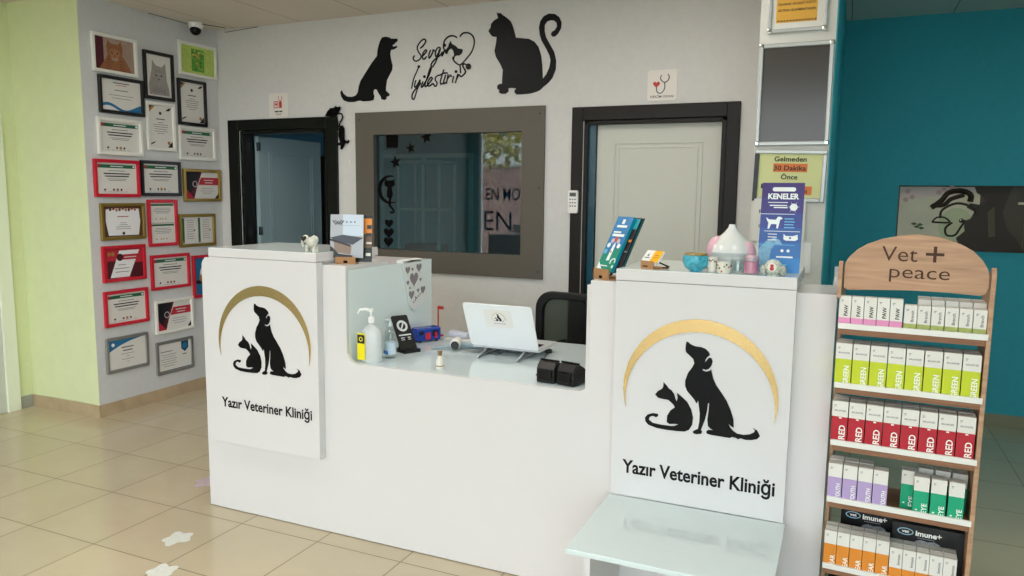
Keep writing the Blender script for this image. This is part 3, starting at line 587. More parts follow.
for k, c in dict(pbrown='#a58d80', ginger='#94603f', ginger2='#a87550', sketch='#9d9894', lime='#b9d06a', leaf='#5ea53e', ochre='#c9a350', green2='#3f8a35', brown='#5a3c28', red2='#a0352d').items():
    INK[k] = mat('print_' + k, c, .6, noise=.15, scale=60)
MI = list(INK); ML = [INK[k] for k in MI]; K = {k: i for i, k in enumerate(MI)}
CERTS = [ # y0, y1, z0, z1, frame, draw, label
 (3.622, 3.981, 2.404, 2.668, 'white', d_cat, 'white framed photo of a ginger tabby cat on the grey wall'),
 (4.032, 4.301, 2.272, 2.619, 'black', d_sketch, 'black framed pencil drawing of a fluffy kitten'),
 (4.351, 4.733, 2.489, 2.747, 'white', d_greenpic, 'white framed lime green picture with a small leafy painting, high in the corner'),
 (3.659, 4.023, 2.132, 2.391, 'black', d_wave, 'black framed certificate with a blue wave along its foot'),
 (4.033, 4.296, 1.899, 2.254, 'white', d_port, 'white framed upright certificate with black and gold corners'),
 (4.331, 4.613, 2.110, 2.461, 'black', d_port, 'black framed upright certificate with black and gold corners'),
 (3.631, 3.995, 1.845, 2.101, 'white', d_green, 'white framed certificate with a green heading, below the blue wave certificate'),
 (4.324, 4.691, 1.842, 2.103, 'white', d_green, 'white framed certificate with a green heading, next to the room corner'),
 (3.588, 3.955, 1.552, 1.815, 'red', d_green, 'red framed certificate with a green heading, highest of the red frames'),
 (3.965, 4.328, 1.561, 1.822, 'black', d_green, 'black framed certificate with a green heading'),
 (4.350, 4.732, 1.519, 1.775, 'gold', d_diag, 'gold framed certificate with a dark red slanted panel'),
 (3.620, 3.984, 1.249, 1.510, 'gold', d_orn, 'gold framed certificate with a wavy edged white sheet'),
 (4.008, 4.280, 1.184, 1.535, 'red', d_double, 'upright red frame holding two small certificates one above the other'),
 (4.291, 4.657, 1.163, 1.421, 'gold', d_spines, 'gold frame holding two pages with green spines'),
 (3.615, 3.972, 0.951, 1.209, 'red', d_diag2, 'red framed certificate with a slanted white sheet on red'),
 (4.014, 4.380, 0.852, 1.119, 'red', d_green, 'red framed certificate with a green heading, below the upright red frame'),
 (4.406, 4.688, 0.748, 1.091, 'red', d_bluepic, 'red framed blue picture partly hidden behind the counter'),
 (3.612, 3.978, 0.631, 0.889, 'red', d_green, 'red framed certificate with a green heading, lowest of the red frames'),
 (4.031, 4.398, 0.513, 0.773, 'white', d_diag, 'white framed certificate with a dark red slanted panel'),
 (3.608, 3.963, 0.296, 0.554, 'silver', d_corner, 'silver framed certificate with a blue top corner, low on the wall'),
 (4.028, 4.383, 0.193, 0.452, 'silver', d_badge, 'silver framed certificate with a navy badge, low on the wall')]
for y0, y1, z0, z1, fr, draw, lab in CERTS:
    w, h = y1 - y0, z1 - z0; t_ = .024
    t = thing('picture_frame', lab, 'framed certificate' if draw not in (d_cat, d_sketch, d_greenpic, d_bluepic) else 'framed picture', frame_at(LEFT, (XL + .001, (y0 + y1)/2, (z0 + z1)/2)), 'frames on the grey wall')
    b = MB()
    if fr == 'silver':
        o = rrect(-w/2, w/2, -h/2, h/2, .012); i_ = rrect(-w/2 + t_, w/2 - t_, -h/2 + t_, h/2 - t_, .001); b.ring(o, i_, 0, .016)
    else:
        b.ring([(-w/2, -h/2), (w/2, -h/2), (w/2, h/2), (-w/2, h/2)], [(-w/2+t_, -h/2+t_), (w/2-t_, -h/2+t_), (w/2-t_, h/2-t_), (-w/2+t_, h/2-t_)], 0, .022)
    b.build('frame', FM[fr], t, bevel=.005)
    b = MB(); b.box(-w/2 + t_ - .002, w/2 - t_ + .002, -h/2 + t_ - .002, h/2 - t_ + .002, 0, .007, K['cream'])
    q = MB(Matrix.Translation((0, 0, .007))); draw(q, w - 2*t_, h - 2*t_)
    b.v += q.v[:0]; base = len(b.v); b.v += q.v; b.f += [tuple(i + base for i in f) for f in q.f]; b.m += q.m
    b.build('print', ML, t)

# ---------------------------------------------------------------- notices on the pillar
def snap_frame(t, w, h, r=.018, m=chrome):
    b = MB(); b.ring([(-w/2, -h/2), (w/2, -h/2), (w/2, h/2), (-w/2, h/2)], [(-w/2+r, -h/2+r), (w/2-r, -h/2+r), (w/2-r, h/2-r), (-w/2+r, h/2-r)], 0, .012)
    b.build('frame', mat('snap_frame', '#b4b7b4', .35, metal=.4), t, bevel=.004)
    for sx in (-1, 1):
        for sy in (-1, 1): MB().box(*sorted((sx*(w/2+.001), sx*(w/2-.022))), *sorted((sy*(h/2+.001), sy*(h/2-.022))), -.0, .0145).build('frame_corner', chrome, t, bevel=.006)
PY = 3.85
t = thing('warning_notice', 'silver snap frame with a yellow printed warning, highest on the pillar', 'notice', frame_at(FRONT, (-.265, PY, 2.62)))
snap_frame(t, .262, .50)
b = MB(); b.box(-.115, .115, -.232, .232, 0, .004, 0); b.rect(-.095, .085, -.205, .21, .0046, 1)
for i, s in enumerate(('KAYIT ALTINDADIR', 'BU İŞYERİ', 'SES VE GÖRÜNTÜLÜ', 'OLARAK 24 SAAT KAYIT', 'ALTINA ALINMAKTADIR')):
    b.text(s, -.005, -.07 - .028*(i - 1) - .0, .011, .0052, 2, w=min(.165, .011*len(s)), align='C', bold=.01)
for i in range(13): b.poly([(-.09 + .0135*i, -.2), (-.083 + .0135*i, -.2), (-.078 + .0135*i, -.193), (-.085 + .0135*i, -.193)], .0052, mi=2)
b.build('print', [offwhite, mat('warning_yellow', '#dba53c', .5), mat('print_black', '#1a1a1c', .5)], t)
t = thing('notice_board', 'silver snap frame holding a blank dark grey sheet on the pillar', 'notice board', frame_at(FRONT, (-.262, PY, 2.085)))
snap_frame(t, .33, .475, .02)
MB().box(-.146, .146, -.218, .218, 0, .004).build('dark_sheet', mat('dark_sheet', '#45413d', .18, spec=.5), t)
t = thing('appointment_notice', 'silver snap frame with a pale green notice reading Gelmeden 30 Dakika Önce', 'notice', frame_at(FRONT, (-.262, PY, 1.705)) @ Matrix.Rotation(math.radians(-1.2), 4, 'Z'))
w, h = .325, .245
b = MB(); r = .02
b.box(-w/2, w/2, h/2 - r, h/2, 0, .012).box(w/2 - r, w/2, -h/2, h/2 - r, 0, .012).box(-w/2 + r, w/2 - r, -h/2, -h/2 + r, 0, .012)
b.build('frame', mat('snap_frame'), t, bevel=.004)
MB().box(-w/2, -w/2 + r, -h/2, h/2 - r, 0, .012).build('open_frame_side', black, t)
b = MB(); b.box(-.142, .142, -.105, .105, 0, .006, 0)
b.rect(-.075, .078, .018, .058, .0066, 1); b.rect(.06, .105, -.088, -.048, .0066, 1)
for s, x, y, ww in (('Gelmeden', 0, .068, .145), ('30 Dakika', 0, .026, .145), ('Önce', 0, -.016, .075)): b.text(s, x, y, .022, .0072, 2, w=ww, align='C', bold=.02)
b.text('M', -.125, -.062, .022, .0072, 2, bold=.02); b.text('ın', .066, -.080, .020, .0072, 2, bold=.02)
b.build('print', [mat('pale_green_paper', '#d3d69a', .6), mat('salmon_mark', '#d9793f', .6), mat('dark_ink', '#2b2a22', .6)], t)
t = thing('paper_notice', 'white paper sheet taped to the pillar under the pale green notice', 'paper', frame_at(FRONT, (-.335, PY, 1.49)))
b = MB(); b.box(-.08, .155, -.10, .105, 0, .0135, 0); b.text('R', -.055, .035, .018, .0142, 1, bold=.02); b.text('G', -.055, -.035, .018, .0142, 1, bold=.02); b.build('sheet', [offwhite, mat('dark_ink')], t)
t = thing('paper_notice', 'lower white paper sheet on the pillar behind the blue leaflet', 'paper', frame_at(FRONT, (-.30, PY, 1.385)))
MB().box(-.10, .155, -.14, .005, 0, .0055).build('sheet', white_pl, t)

# ---------------------------------------------------------------- teal room: window with a printed picture
w3 = struct(MB().box(.335, 1.9, 6.265, 6.275, 1.238, 1.705).build('window_3', mat('dark_pane', '#46341c', .35)))
b = MB(Matrix.Translation((0, 0, 0)))
X0 = .35
b.rect(X0, .86, 1.245, 1.695, 0, 0)                                           # pastel print
b.poly([(X0, 1.60), (.86, 1.66), (.86, 1.695), (X0, 1.695)], .0006, mi=1)
for x, z in ((.40, 1.66), (.43, 1.62), (.39, 1.6), (.63, 1.68), (.60, 1.655), (.68, 1.69)): b.disc(x, z, .018, .0012, mi=5, n=8)
for x, z in ((.455, 1.425), (.475, 1.405), (.495, 1.42), (.505, 1.395)): b.poly([(x - .022, z), (x, z + .012), (x + .022, z), (x, z - .012)], .0012, mi=6)
b.disc(.72, 1.42, .11, .0012, mi=4, ry=.125)                                  # animal head
for P, r in ((cr([(.62, 1.47), (.63, 1.53), (.72, 1.58), (.82, 1.55), (.84, 1.5)]), .007), (cr([(.57, 1.44), (.60, 1.475), (.65, 1.475), (.68, 1.44), (.57, 1.44)]), .005),
             (cr([(.70, 1.44), (.66, 1.40), (.67, 1.35), (.72, 1.35), (.75, 1.40), (.78, 1.46)]), .006), (cr([(.58, 1.56), (.56, 1.545), (.62, 1.60), (.66, 1.655), (.74, 1.67), (.80, 1.64), (.80, 1.59)]), .016),
             (cr([(.58, 1.56), (.64, 1.57), (.68, 1.61), (.76, 1.64)]), .013)):
    b.tube([(x, z, .003) for x, z in P], r*1.25, 5, 2)
b.disc(.755, 1.455, .016, .004, mi=2); b.disc(.75, 1.46, .006, .005, mi=0, n=8)
b.poly([(.82, 1.695), (.835, 1.655), (.87, 1.63), (.90, 1.60), (.86, 1.57), (.80, 1.58), (.78, 1.55), (.83, 1.52), (.81, 1.47), (.77, 1.45), (.78, 1.38), (.73, 1.33), (.76, 1.245), (1.15, 1.245), (1.1, 1.33), (1.04, 1.40), (1.0, 1.52), (1.05, 1.695)], .006, mi=2)
b.poly([(.93, 1.34), (.91, 1.52), (.95, 1.56), (.97, 1.35)], .0066, mi=3)
for x, z, r in ((1.32, 1.62, .02), (1.295, 1.55, .024), (1.35, 1.68, .025)): b.disc(x, z, r, .001, mi=4, n=10)
b.rect(1.135, 1.14, 1.25, 1.695, .001, 3); b.rect(1.09, 1.135, 1.575, 1.59, .002, 0)
pic = b.build('printed_film', [mat('pastel_print', '#f0dcc0', .5, noise=.08, scale=6), mat('pink_print', '#ecccc2', .5), mat('tree_print', '#35230f', .5), mat('bark_print', '#5a4c34', .5), mat('leaf_print', '#d3d0a6', .5), mat('blossom_print', '#d9a79f', .5), mat('shoot_print', '#5f6b33', .5)],
              matrix=frame_at(FRONT, (0, 6.262, 0)))
tag(pic, 'printed film with a pastel animal and dark tree on the teal wall window', 'window film')
MB().box(.335, 1.9, 6.155, 6.18, 1.225, 1.24).box(.335, 1.9, 6.155, 6.18, 1.703, 1.72).build('window_sill', W_teal, w3)

# ---------------------------------------------------------------- reception counter
CY = 2.756
ct = thing('reception_counter', 'white glossy reception counter with two raised logo panels and a sunken desk', 'counter', loc=(-1.45, 3.1, 0))
def cpart(b, name, m, **k):
    for i in range(len(b.v)): b.v[i] = b.v[i] - Vector((-1.45, 3.1, 0))
    return b.build(name, m, ct, **k)
def arc(cx, cz, r, a0, a1, n=6): return [(cx + r*math.cos(math.radians(a0 + (a1-a0)*i/n)), cz + r*math.sin(math.radians(a0 + (a1-a0)*i/n))) for i in range(n+1)]
out = [(-2.9, 0.004), (-.012, 0.004), (-.012, 1.275), (-.887, 1.275)] + [(-.887, .831 + .05)] + arc(-.887 - .05, .831 + .05, .05, 0, -90)[1:] + arc(-2.036 + .06, .831 + .06, .06, 270, 180) + [(-2.036, 1.274)] + arc(-2.9 + .035, 1.274 - .035, .035, 90, 180)
b = MB(frame_at(FRONT, (0, CY + .02, 0))); b.poly(out, 0, .02)
cpart(b, 'front_panel', white, bevel=.0015)
cpart(box(-2.036 - .02, -2.036, CY + .02, 3.094, .831, 1.255).box(-2.056, -2.036, 3.094, 3.52, .79, 1.252), 'recess_wall', mat('recess_white', '#e3eeee', .12, spec=.6))
cpart(box(-2.9, -2.036, CY + .02, 3.094, 1.256, 1.274).box(-2.9, -2.057, 3.0945, 3.52, 1.236, 1.252), 'left_top', white)
cpart(box(-2.9, -2.885, CY + .02, 3.52, .004, 1.236).box(-2.885, -2.056, 3.505, 3.52, .004, 1.236), 'left_carcass', white)
cpart(box(-.907, -.887, CY + .02, 3.094, .831, 1.255).box(-.907, -.887, 3.094, 3.60, .5, 1.0), 'recess_wall', white)
cpart(box(-.887, -.012, CY + .02, 3.06, 1.256, 1.275), 'right_top', white)
cpart(box(-.034, -.012, CY + .0205, 3.64, .004, 1.255).box(-.034, -.012, 3.6, 3.64, 1.255, 1.30), 'end_panel', white)
cpart(box(-2.036, -.907, CY + .0201, 3.665, .805, .831), 'desktop', mat('desk_white', '#ccd8db', .10, spec=.5), bevel=.002)
cpart(box(-2.056, -2.036, 3.2, 3.665, 0.004, .805).box(-1.99, -.93, 3.3, 3.315, .3, .8), 'modesty_panel', white)
# raised logo panels: slab top + front board + logo and lettering
LOGO = mat('logo_black', '#08080a', .3, spec=.2)
xR0, xR1 = -.775, -.14
def crescent(cx, cz, n=40):
    # outer circle r .2775; inner circle r .269 centred .039 lower; they meet at the two tips
    ro, ri, dz = .2775, .269, -.039
    yt = (ro*ro - ri*ri + dz*dz) / (2*dz); xt = math.sqrt(ro*ro - yt*yt)
    a0 = math.atan2(yt, xt); b0 = math.atan2(yt - dz, xt)
    o = [(cx + ro*math.cos(PI - a0 + (2*a0 - PI)*i/n), cz + ro*math.sin(PI - a0 + (2*a0 - PI)*i/n)) for i in range(n + 1)]
    q = [(cx + ri*math.cos(b0 + (PI - 2*b0)*i/n), cz + dz + ri*math.sin(b0 + (PI - 2*b0)*i/n)) for i in range(1, n)]
    return o + q
def logo_map(left):
    if not left: return lambda p: p
    # same artwork on the left board: dog x -.596..-.254 -> -2.68..-2.258
    ax = (-2.245 + 2.672) / (-.207 + .676) if False else None
    return None
dx0 = min(p[0] for p in CAT_R); dx1 = max(p[0] for p in DOG_R); dz0 = min(p[1] for p in CAT_R + DOG_R); dz1 = max(p[1] for p in DOG_R)
ax0 = min(p[0] for p in ARC_R); ax1 = max(p[0] for p in ARC_R); az0 = min(p[1] for p in ARC_R); az1 = max(p[1] for p in ARC_R)
def remap(P, s, d): return [(d[0] + (x - s[0])*(d[1]-d[0])/(s[1]-s[0]), d[2] + (z - s[2])*(d[3]-d[2])/(s[3]-s[2])) for x, z in P]
for side in ('left', 'right'):
    x0, x1, zb = ((-2.806, -2.163, .368) if side == 'left' else (xR0, xR1, .456))
    yb = 3.2
    sp_ = cpart(box(x0, x1, 2.712, CY, zb, 1.286), 'sign_panel', white, bevel=.001)
    tp = box(x0, x1, 2.712, yb, 1.288, 1.328).box(x0 + .01, x1 - .01, CY + .02, yb - .01, 1.275, 1.288); 
    for i in range(len(tp.v)): tp.v[i] -= Vector((-1.45, 3.1, 0))
    tp.build('top_slab', [white], sp_, bevel=.001)
    gl = box(x0 + .002, x1 - .002, 2.714, yb - .002, 1.328, 1.330)
    for i in range(len(gl.v)): gl.v[i] -= Vector((-1.45, 3.1, 0))
    gl.build('glass_top', white_gl, sp_)
    M0 = frame_at(FRONT, (1.45, 2.712 - 3.1, 0))
    dg, cg, ag = DOG_R, CAT_R, ARC_R
    if side == 'left':
        S_ = (dx0, dx1, dz0, dz1); T_ = (-2.672, -2.259, .738, 1.077)
        dg, cg = remap(DOG_R, S_, T_), remap(CAT_R, S_, T_)
    ac = -2.4795 if side == 'left' else -.456
    ag = crescent(ac, .885)
    b = MB(M0); b.poly(dg, 0, .002); b.build('logo_dog', LOGO, sp_)
    b = MB(M0); b.poly(cg, 0, .002); b.build('logo_cat', LOGO, sp_)
    b = MB(M0); b.poly(ag, 0, .003); b.build('logo_arc', gold, sp_, label='mirror gold arc over the dog and cat')
    b = MB(M0)
    if side == 'left': b.text('Yazır Veteriner Kliniği', -2.753, .553, .046, .001, w=.55, bold=.026)
    else: b.text('Yazır Veteriner Kliniği', -.729, .550, .049, .001, w=.555, bold=.026)
    b.build('lettering', LOGO, sp_)
MBs = MB().lathe([(.006, 0), (.006, .01)], 8)
# bench in front of the right panel
bn = thing('wall_bench', 'white bench board with board legs standing under the right logo panel', 'bench', loc=(-.45, 2.46, 0))
b = MB(); b.box(-.325, .318, -.255, .25, .437, .455); b.build('seat_board', [mat('bench_white', '#d0dcdc', .03, spec=.9)], bn, bevel=.002)
MB().box(-.272, -.252, -.215, .20, .002, .437).build('leg', white, bn); MB().box(.255, .275, -.215, .20, .002, .437).build('leg', white, bn)
MB().box(-.252, .255, .16, .178, .12, .437).build('back_rail', white, bn)

# ---------------------------------------------------------------- things on the desk
DZ = .831
sa = thing('sanitizer_bottle', 'clear pump bottle with a yellow label at the left end of the desk', 'bottle', loc=(-1.955, 2.835, DZ))
MB().lathe([(.044, 0), (.047, .006), (.047, .135), (.036, .155), (.014, .170), (.013, .182)], 24, sx=1.12, sy=.75).build('bottle_body', mat('milky_plastic', '#ecf1f1', .12, trans=.35, spec=.5), sa, smooth=True)
MB().lathe([(.015, .182), (.015, .205), (.006, .212), (.005, .232)], 14).tube([(0, 0, .236), (-.02, -.01, .244), (-.048, -.02, .240), (-.056, -.024, .222)], [.008, .007, .006, .004], 8).lathe([(.012, .232), (.013, .246)], 12).build('pump', white_pl, sa, smooth=True)
b = MB(frame_at(Matrix.Rotation(math.radians(-6), 3, 'Z') @ FRONT, (-.030, -.0335, 0)))
b.poly(rrect(-.026, .02, .012, .135, .004), .002, .003, 0); b.rect(-.024, .018, .088, .128, .0035, 1); b.ring([(-.003 + .011*math.cos(a*.52), .108 + .011*math.sin(a*.52)) for a in range(12)], [(-.003 + .007*math.cos(a*.52), .108 + .007*math.sin(a*.52)) for a in range(12)], .0035, .0042, 0)
b.build('label', [mat('label_yellow', '#f1e21c', .4), mat('label_black', '#17181a', .4)], sa)
cb = thing('small_bottle', 'small clear bottle with a blue label between the sanitizer and the phone stand', 'bottle', loc=(-1.925, 2.945, DZ))
MB().lathe([(.024, 0), (.026, .004), (.026, .125), (.012, .14), (.010, .15)], 16).build('bottle_body', clearg, cb, smooth=True)
MB().lathe([(.010, .15), (.010, .165), (.005, .167), (.004, .182)], 10).tube([(0, 0, .182), (-.022, -.01, .18)], .004, 6).build('spray_cap', mat('clear_cap', '#c8d2d3', .2), cb, smooth=True)
MB().lathe([(.0265, .02), (.0265, .075)], 16).build('label', mat('pale_label', '#c4d7e3', .4), cb, smooth=True)
MB(frame_at(Matrix.Rotation(math.radians(-30), 3, 'Z') @ FRONT, (-.0, -.0, 0))).box(-.018, .018, .02, .036, .0225, .0275).build('label_band', mat('label_blue', '#1f6fc0', .4), cb)
# phone stand
ps = thing('phone_stand', 'black tilted phone stand with a white round emblem', 'phone stand', frame_at(Matrix.Rotation(math.radians(64), 3, 'Z') @ Matrix.Scale(1.15, 3), (-1.945, 3.11, DZ)))
tilt = Matrix.Translation((0, -.02, .022)) @ Matrix.Rotation(math.radians(58), 4, 'X')
MB(tilt).poly(rrect(-.04, .04, -.02, .145, .008), -.003, .003).build('back_plate', black, ps, bevel=.001)
b = MB(tilt); o = [(.0 + .026*math.cos(a*PI/10), .095 + .026*math.sin(a*PI/10)) for a in range(20)]; i_ = [(.0 + .016*math.cos(a*PI/10), .095 + .016*math.sin(a*PI/10)) for a in range(20)]
b.ring(o, i_, .003, .0038); b.poly([(-.012, .082), (-.004, .082), (.012, .108), (.004, .108)], .0039); b.rect(-.03, .03, .05, .056, .0035); b.rect(-.024, .024, .038, .042, .0035); b.rect(-.024, .024, .03, .033, .0035)
b.build('emblem', mat('emblem_white', '#d8dadb', .5), ps)
MB().box(-.04, .04, -.055, .055, 0, .005).poly([(-.04, -.055), (.04, -.055), (.03, -.03), (-.03, -.03)], .005, .015).box(-.006, .006, -.01, .05, .005, .06).build('foot', black, ps, bevel=.001)
# blue box, red flag, papers
bx = thing('toy_bus', 'small blue box shaped toy with red marks at the end of the desk', 'toy', frame_at(Matrix.Rotation(math.radians(62), 3, 'Z'), (-1.985, 3.37, DZ)))
MB().box(-.075, .075, -.033, .033, .008, .075).build('toy_body', mat('toy_blue', '#1c3f9e', .25), bx, bevel=.006)
b = MB(); b.box(-.02, .01, -.0345, -.033, .015, .05, 0).box(.02, .06, -.0345, -.033, .03, .06, 1).box(-.06, -.03, -.034, -.033, .04, .06, 1).box(.035, .05, -.036, -.034, .02, .05, 0)
b.build('markings', [mat('toy_red', '#c62330', .4), mat('toy_navy', '#111a3f', .3)], bx)
for x in (-.05, .05):
    for y in (-.03, .026): MB().tube([(x, y, .012), (x, y + .006, .012)], .012, 12).build('wheel', black, bx, smooth=True)
fl = thing('red_flag', 'thin red pole with a small red flag behind the blue toy', 'flag', loc=(-2.0, 3.53, DZ))
MB().lathe([(.03, 0), (.03, .006), (.004, .009)], 12).build('flag_base', mat('flag_red', '#b02a2c', .5), fl, smooth=True)
MB().tube([(0, 0, .006), (0, 0, .165)], .004, 8).build('flag_pole', mat('flag_red'), fl, smooth=True)
MB().box(.004, .034, -.001, .001, .148, .165).build('flag_cloth', mat('flag_red'), fl)
pl = thing('paper_roll', 'loose curled pale papers lying behind the red flag', 'papers', loc=(-1.87, 3.52, DZ))
b = MB(); 
for k in range(3): b.tube([(-.05, .01*k, .022 + .004*k), (.07, -.02 + .015*k, .02)], .018 - .003*k, 10)
b.build('rolled_sheets', mat('curl_paper', '#c7c9d6', .5), pl, smooth=True)
MB().box(-.06, .12, -.06, .03, 0, .004).build('flat_sheet', offwhite, pl)
bl = thing('bell_figurine', 'small white and gold bell figurine near the front of the desk', 'figurine', loc=(-1.612, 2.86, DZ))
MB().lathe([(.018, 0), (.019, .004), (.017, .012), (.0175, .03), (.011, .052), (.006, .058)], 18).build('bell_body', mat('porcelain', '#dfdacd', .15), bl, smooth=True)
MB().lathe([(.0187, .010), (.0187, .014)], 18).ball((0, 0, .064), .009).ball((.006, 0, .075), .006).ball((-.007, 0, .074), .005).build('bell_handle', mat('dull_gold', '#8a6a42', .4, metal=.5), bl, smooth=True)
th_ = thing('infrared_thermometer', 'white and grey handheld thermometer lying on the desk beside the laptop', 'thermometer', frame_at(Matrix.Rotation(math.radians(20), 3, 'Z'), (-1.735, 3.24, DZ)))
MB().tube([(0, -.04, .032), (0, -.03, .032), (0, .05, .033), (0, .08, .03)], [.022, .026, .026, .018], 16).build('thermometer_body', white_pl, th_, smooth=True)
MB().tube([(0, -.047, .031), (0, -.036, .031)], [.018, .023], 16).build('lens_ring', black, th_, smooth=True)
MB().tube([(.01, .02, .026), (.06, .03, .018), (.13, .035, .014)], [.016, .014, .013], 10).tube([(-.01, .0, .02), (-.07, .01, .012), (-.12, -.01, .006)], [.008, .006, .006], 8).build('grip', mat('grey_blue_plastic', '#8fa3ab', .4), th_, smooth=True)
tg = tag(MB().box(-1.68, -1.5, 3.2, 3.34, DZ, DZ + .004).build('grey_folder', mat('folder_grey', '#8e9698', .5)), 'flat grey folder lying under the left end of the laptop', 'folder')
# laptop on its stand
lp = thing('laptop', 'open white laptop seen from behind on a folding stand', 'laptop', loc=(-1.45, 3.2, DZ))
Ml = Matrix(((1, 0, 0, 0), (0, math.sin(math.radians(25)), -math.cos(math.radians(25)), 0), (0, math.cos(math.radians(25)), math.sin(math.radians(25)), .052), (0, 0, 0, 1)))
Ml = Matrix.Translation((0, 0, .052)) @ Matrix.Rotation(math.radians(114), 4, 'X')
Ml = Matrix.Translation((0, 0, .050)) @ (Matrix(((1, 0, 0), (0, -.42, -.9075), (0, .9075, -.42)))).to_4x4()
b = MB(Ml); b.poly(rrect(-.176, .176, 0, .238, .012), 0, .006); b.build('lid', mat('laptop_white', '#e9ecee', .2), lp, bevel=.0015)
b = MB(Ml); b.poly(rrect(-.166, .166, .01, .228, .004), -.0008, 0); b.build('screen', blackg, lp)
b = MB(Ml); b.poly(rrect(-.07, .07, .115, .215, .004), .006, .0065, 0)
o = [(.0 + .036*math.cos(math.radians(a)), .162 + .036*math.sin(math.radians(a))) for a in range(-10, 191, 20)]; i_ = [(.0 + .033*math.cos(math.radians(a)), .162 + .033*math.sin(math.radians(a))) for a in range(190, -11, -20)]
b.poly(o + i_, .0066, mi=2)
S_ = (dx0, dx1, dz0, dz1); T_ = (-.024, .026, .15, .190)
b.poly(remap(DOG_R, S_, T_), .0067, mi=1); b.poly(remap(CAT_R, S_, T_), .0067, mi=1); b.text('Yazır Veteriner Kliniği', 0, .135, .006, .0067, 1, w=.062, align='C')
b.build('lid_sticker', [mat('sticker_paper', '#e4e2de', .5), LOGO, gold], lp)
b = MB(Matrix.Translation((0, .004, .044))); b.poly(rrect(-.175, .175, 0, .235, .012), -.008, .006); b.build('base', mat('laptop_silver', '#c9ccce', .3), lp, bevel=.0015)
b = MB(Matrix.Translation((0, .004, .044))); b.rect(-.15, .15, .03, .13, .0065, 0); b.build('keyboard', blackm, lp)
ls = thing('laptop_stand', 'folding metal stand under the white laptop', 'laptop stand', loc=(-1.45, 3.2, DZ))
for sx in (-1, 1):
    MB().tube([(sx*.10, -.09, .006), (sx*.10, .0, .030), (sx*.10, .2, .030)], .005, 6).tube([(sx*.10, -.09, .006), (sx*.10, .21, .005)], .005, 6).tube([(sx*.10, .21, .006), (sx*.10, .08, .028)], .004, 6).build('leg', chrome, ls, smooth=True)
MB().tube([(-.10, .1, .005), (.10, .1, .005)], .004, 6).build('cross_bar', chrome, ls, smooth=True)
tag(MB().box(-1.315, -1.285, 3.38, 3.40, DZ, DZ + .018).tube([(-1.29, 3.38, DZ + .01), (-1.27, 3.25, DZ + .004), (-1.24, 3.1, DZ + .004), (-1.12, 2.95, DZ + .004)], .0025, 6).build('usb_cable', black), 'thin black cable with a plug running from the laptop to the card readers', 'cable')
# two card terminals
def terminal(x, y, rz, label):
    t = thing('card_reader', label, 'card reader', frame_at(Matrix.Rotation(math.radians(rz), 3, 'Z'), (x, y, DZ)), 'card readers on the desk')
    b = MB(); pr = [(-.085, 0), (.085, 0), (.085, .028), (.03, .05), (-.03, .082), (-.062, .088), (-.085, .06)]
    b.M = Matrix(((0, 0, 1, -.042), (1, 0, 0, 0), (0, 1, 0, 0), (0, 0, 0, 1))); b.poly(pr, 0, .084); b.build('reader_body', black, t, bevel=.006, seg=3)
    b = MB(); b.box(-.03, .03, -.094, -.084, .012, .055).build('paper_cover', blackg, t, bevel=.006)
    b = MB(); b.tube([(-.043, -.045, .089), (.043, -.045, .089)], .004, 6).tube([(-.043, -.086, .03), (.043, -.086, .03)], .003, 6).build('ridge', blackg, t, smooth=True)
    b = MB()
    for i in range(3):
        for j in range(3): b.box(-.028 + .02*i, -.014 + .02*i, .035 + .014*j, .044 + .014*j, .044 - .006*j, .052 - .008*j)
    b.build('keys', mat('key_grey', '#3b3f42', .5), t)
    return t
terminal(-1.085, 2.905, -6, 'left black card reader at the right end of the desk')
terminal(-.985, 2.895, -14, 'right black card reader beside the right counter tower')
# hanging kitchen towel on the recess wall
tw = thing('hanging_towel', 'white towel printed with grey hearts hanging on the recess wall of the counter', 'towel', frame_at(LEFT, (-2.036, 3.33, 1.258)))
pts = [(-.115, -.003), (-.02, .006), (.07, .0), (.085, -.06), (.115, -.15), (.138, -.205), (.02, -.262), (-.02, -.255), (-.05, -.225), (-.075, -.13)]
MB().poly(pts, .003, .009).box(-.11, .07, -.01, .007, -.03, .009).build('towel_cloth', mat('towel_white', '#dfe2e0', .9, noise=.05, scale=80, bump=.4), tw, bevel=.003)
b = MB()
for x, y, w in ((-.005, -.095, .07), (-.065, -.045, .038), (.045, -.04, .045), (-.03, -.175, .045), (.085, -.16, .04), (-.02, -.045, .018), (.06, -.105, .02), (-.065, -.11, .024), (.035, -.16, .022), (.01, -.195, .015), (-.045, -.14, .014)): b.poly(heart(x, y, w*1.2), .0095)
for i in range(7): b.rect(-.015 + .016*i, -.004 + .016*i, -.222 + .009*i, -.212 + .009*i, .0095)
b.build('heart_print', mat('heart_grey', '#8b8287', .9), tw)

# ---------------------------------------------------------------- office chair
ch = thing('office_chair', 'black office chair with a mesh back standing behind the desk', 'chair', loc=(-1.30, 4.02, 0), rz=math.radians(-8))
o = rrect(-.25, .25, .58, 1.07, .10, 6); i_ = rrect(-.205, .205, .62, 1.03, .08, 6)
MB(frame_at(FRONT, (0, -.16, 0))).ring(o, i_, -.02, .02).build('backrest_frame', black, ch, bevel=.008)
mesh_m = glass_mat('mesh_black', '#a0a8a2', .02, .6)
MB(frame_at(FRONT, (0, -.16, 0))).poly(i_, -.004, .0).build('backrest_mesh', mat('mesh_black'), ch)
MB().box(-.045, .045, -.12, -.09, .45, 1.0).box(-.04, .04, -.12, .1, .40, .45).build('back_support', black, ch, bevel=.01)
MB().poly(rrect(-.25, .25, -.06, .42, .06), .44, .52).build('seat', blackm, ch, bevel=.02, seg=3)
MB().lathe([(.025, .09), (.025, .40), (.03, .44)], 14, c=(0, .18, 0)).build('gas_lift', silver, ch, smooth=True)
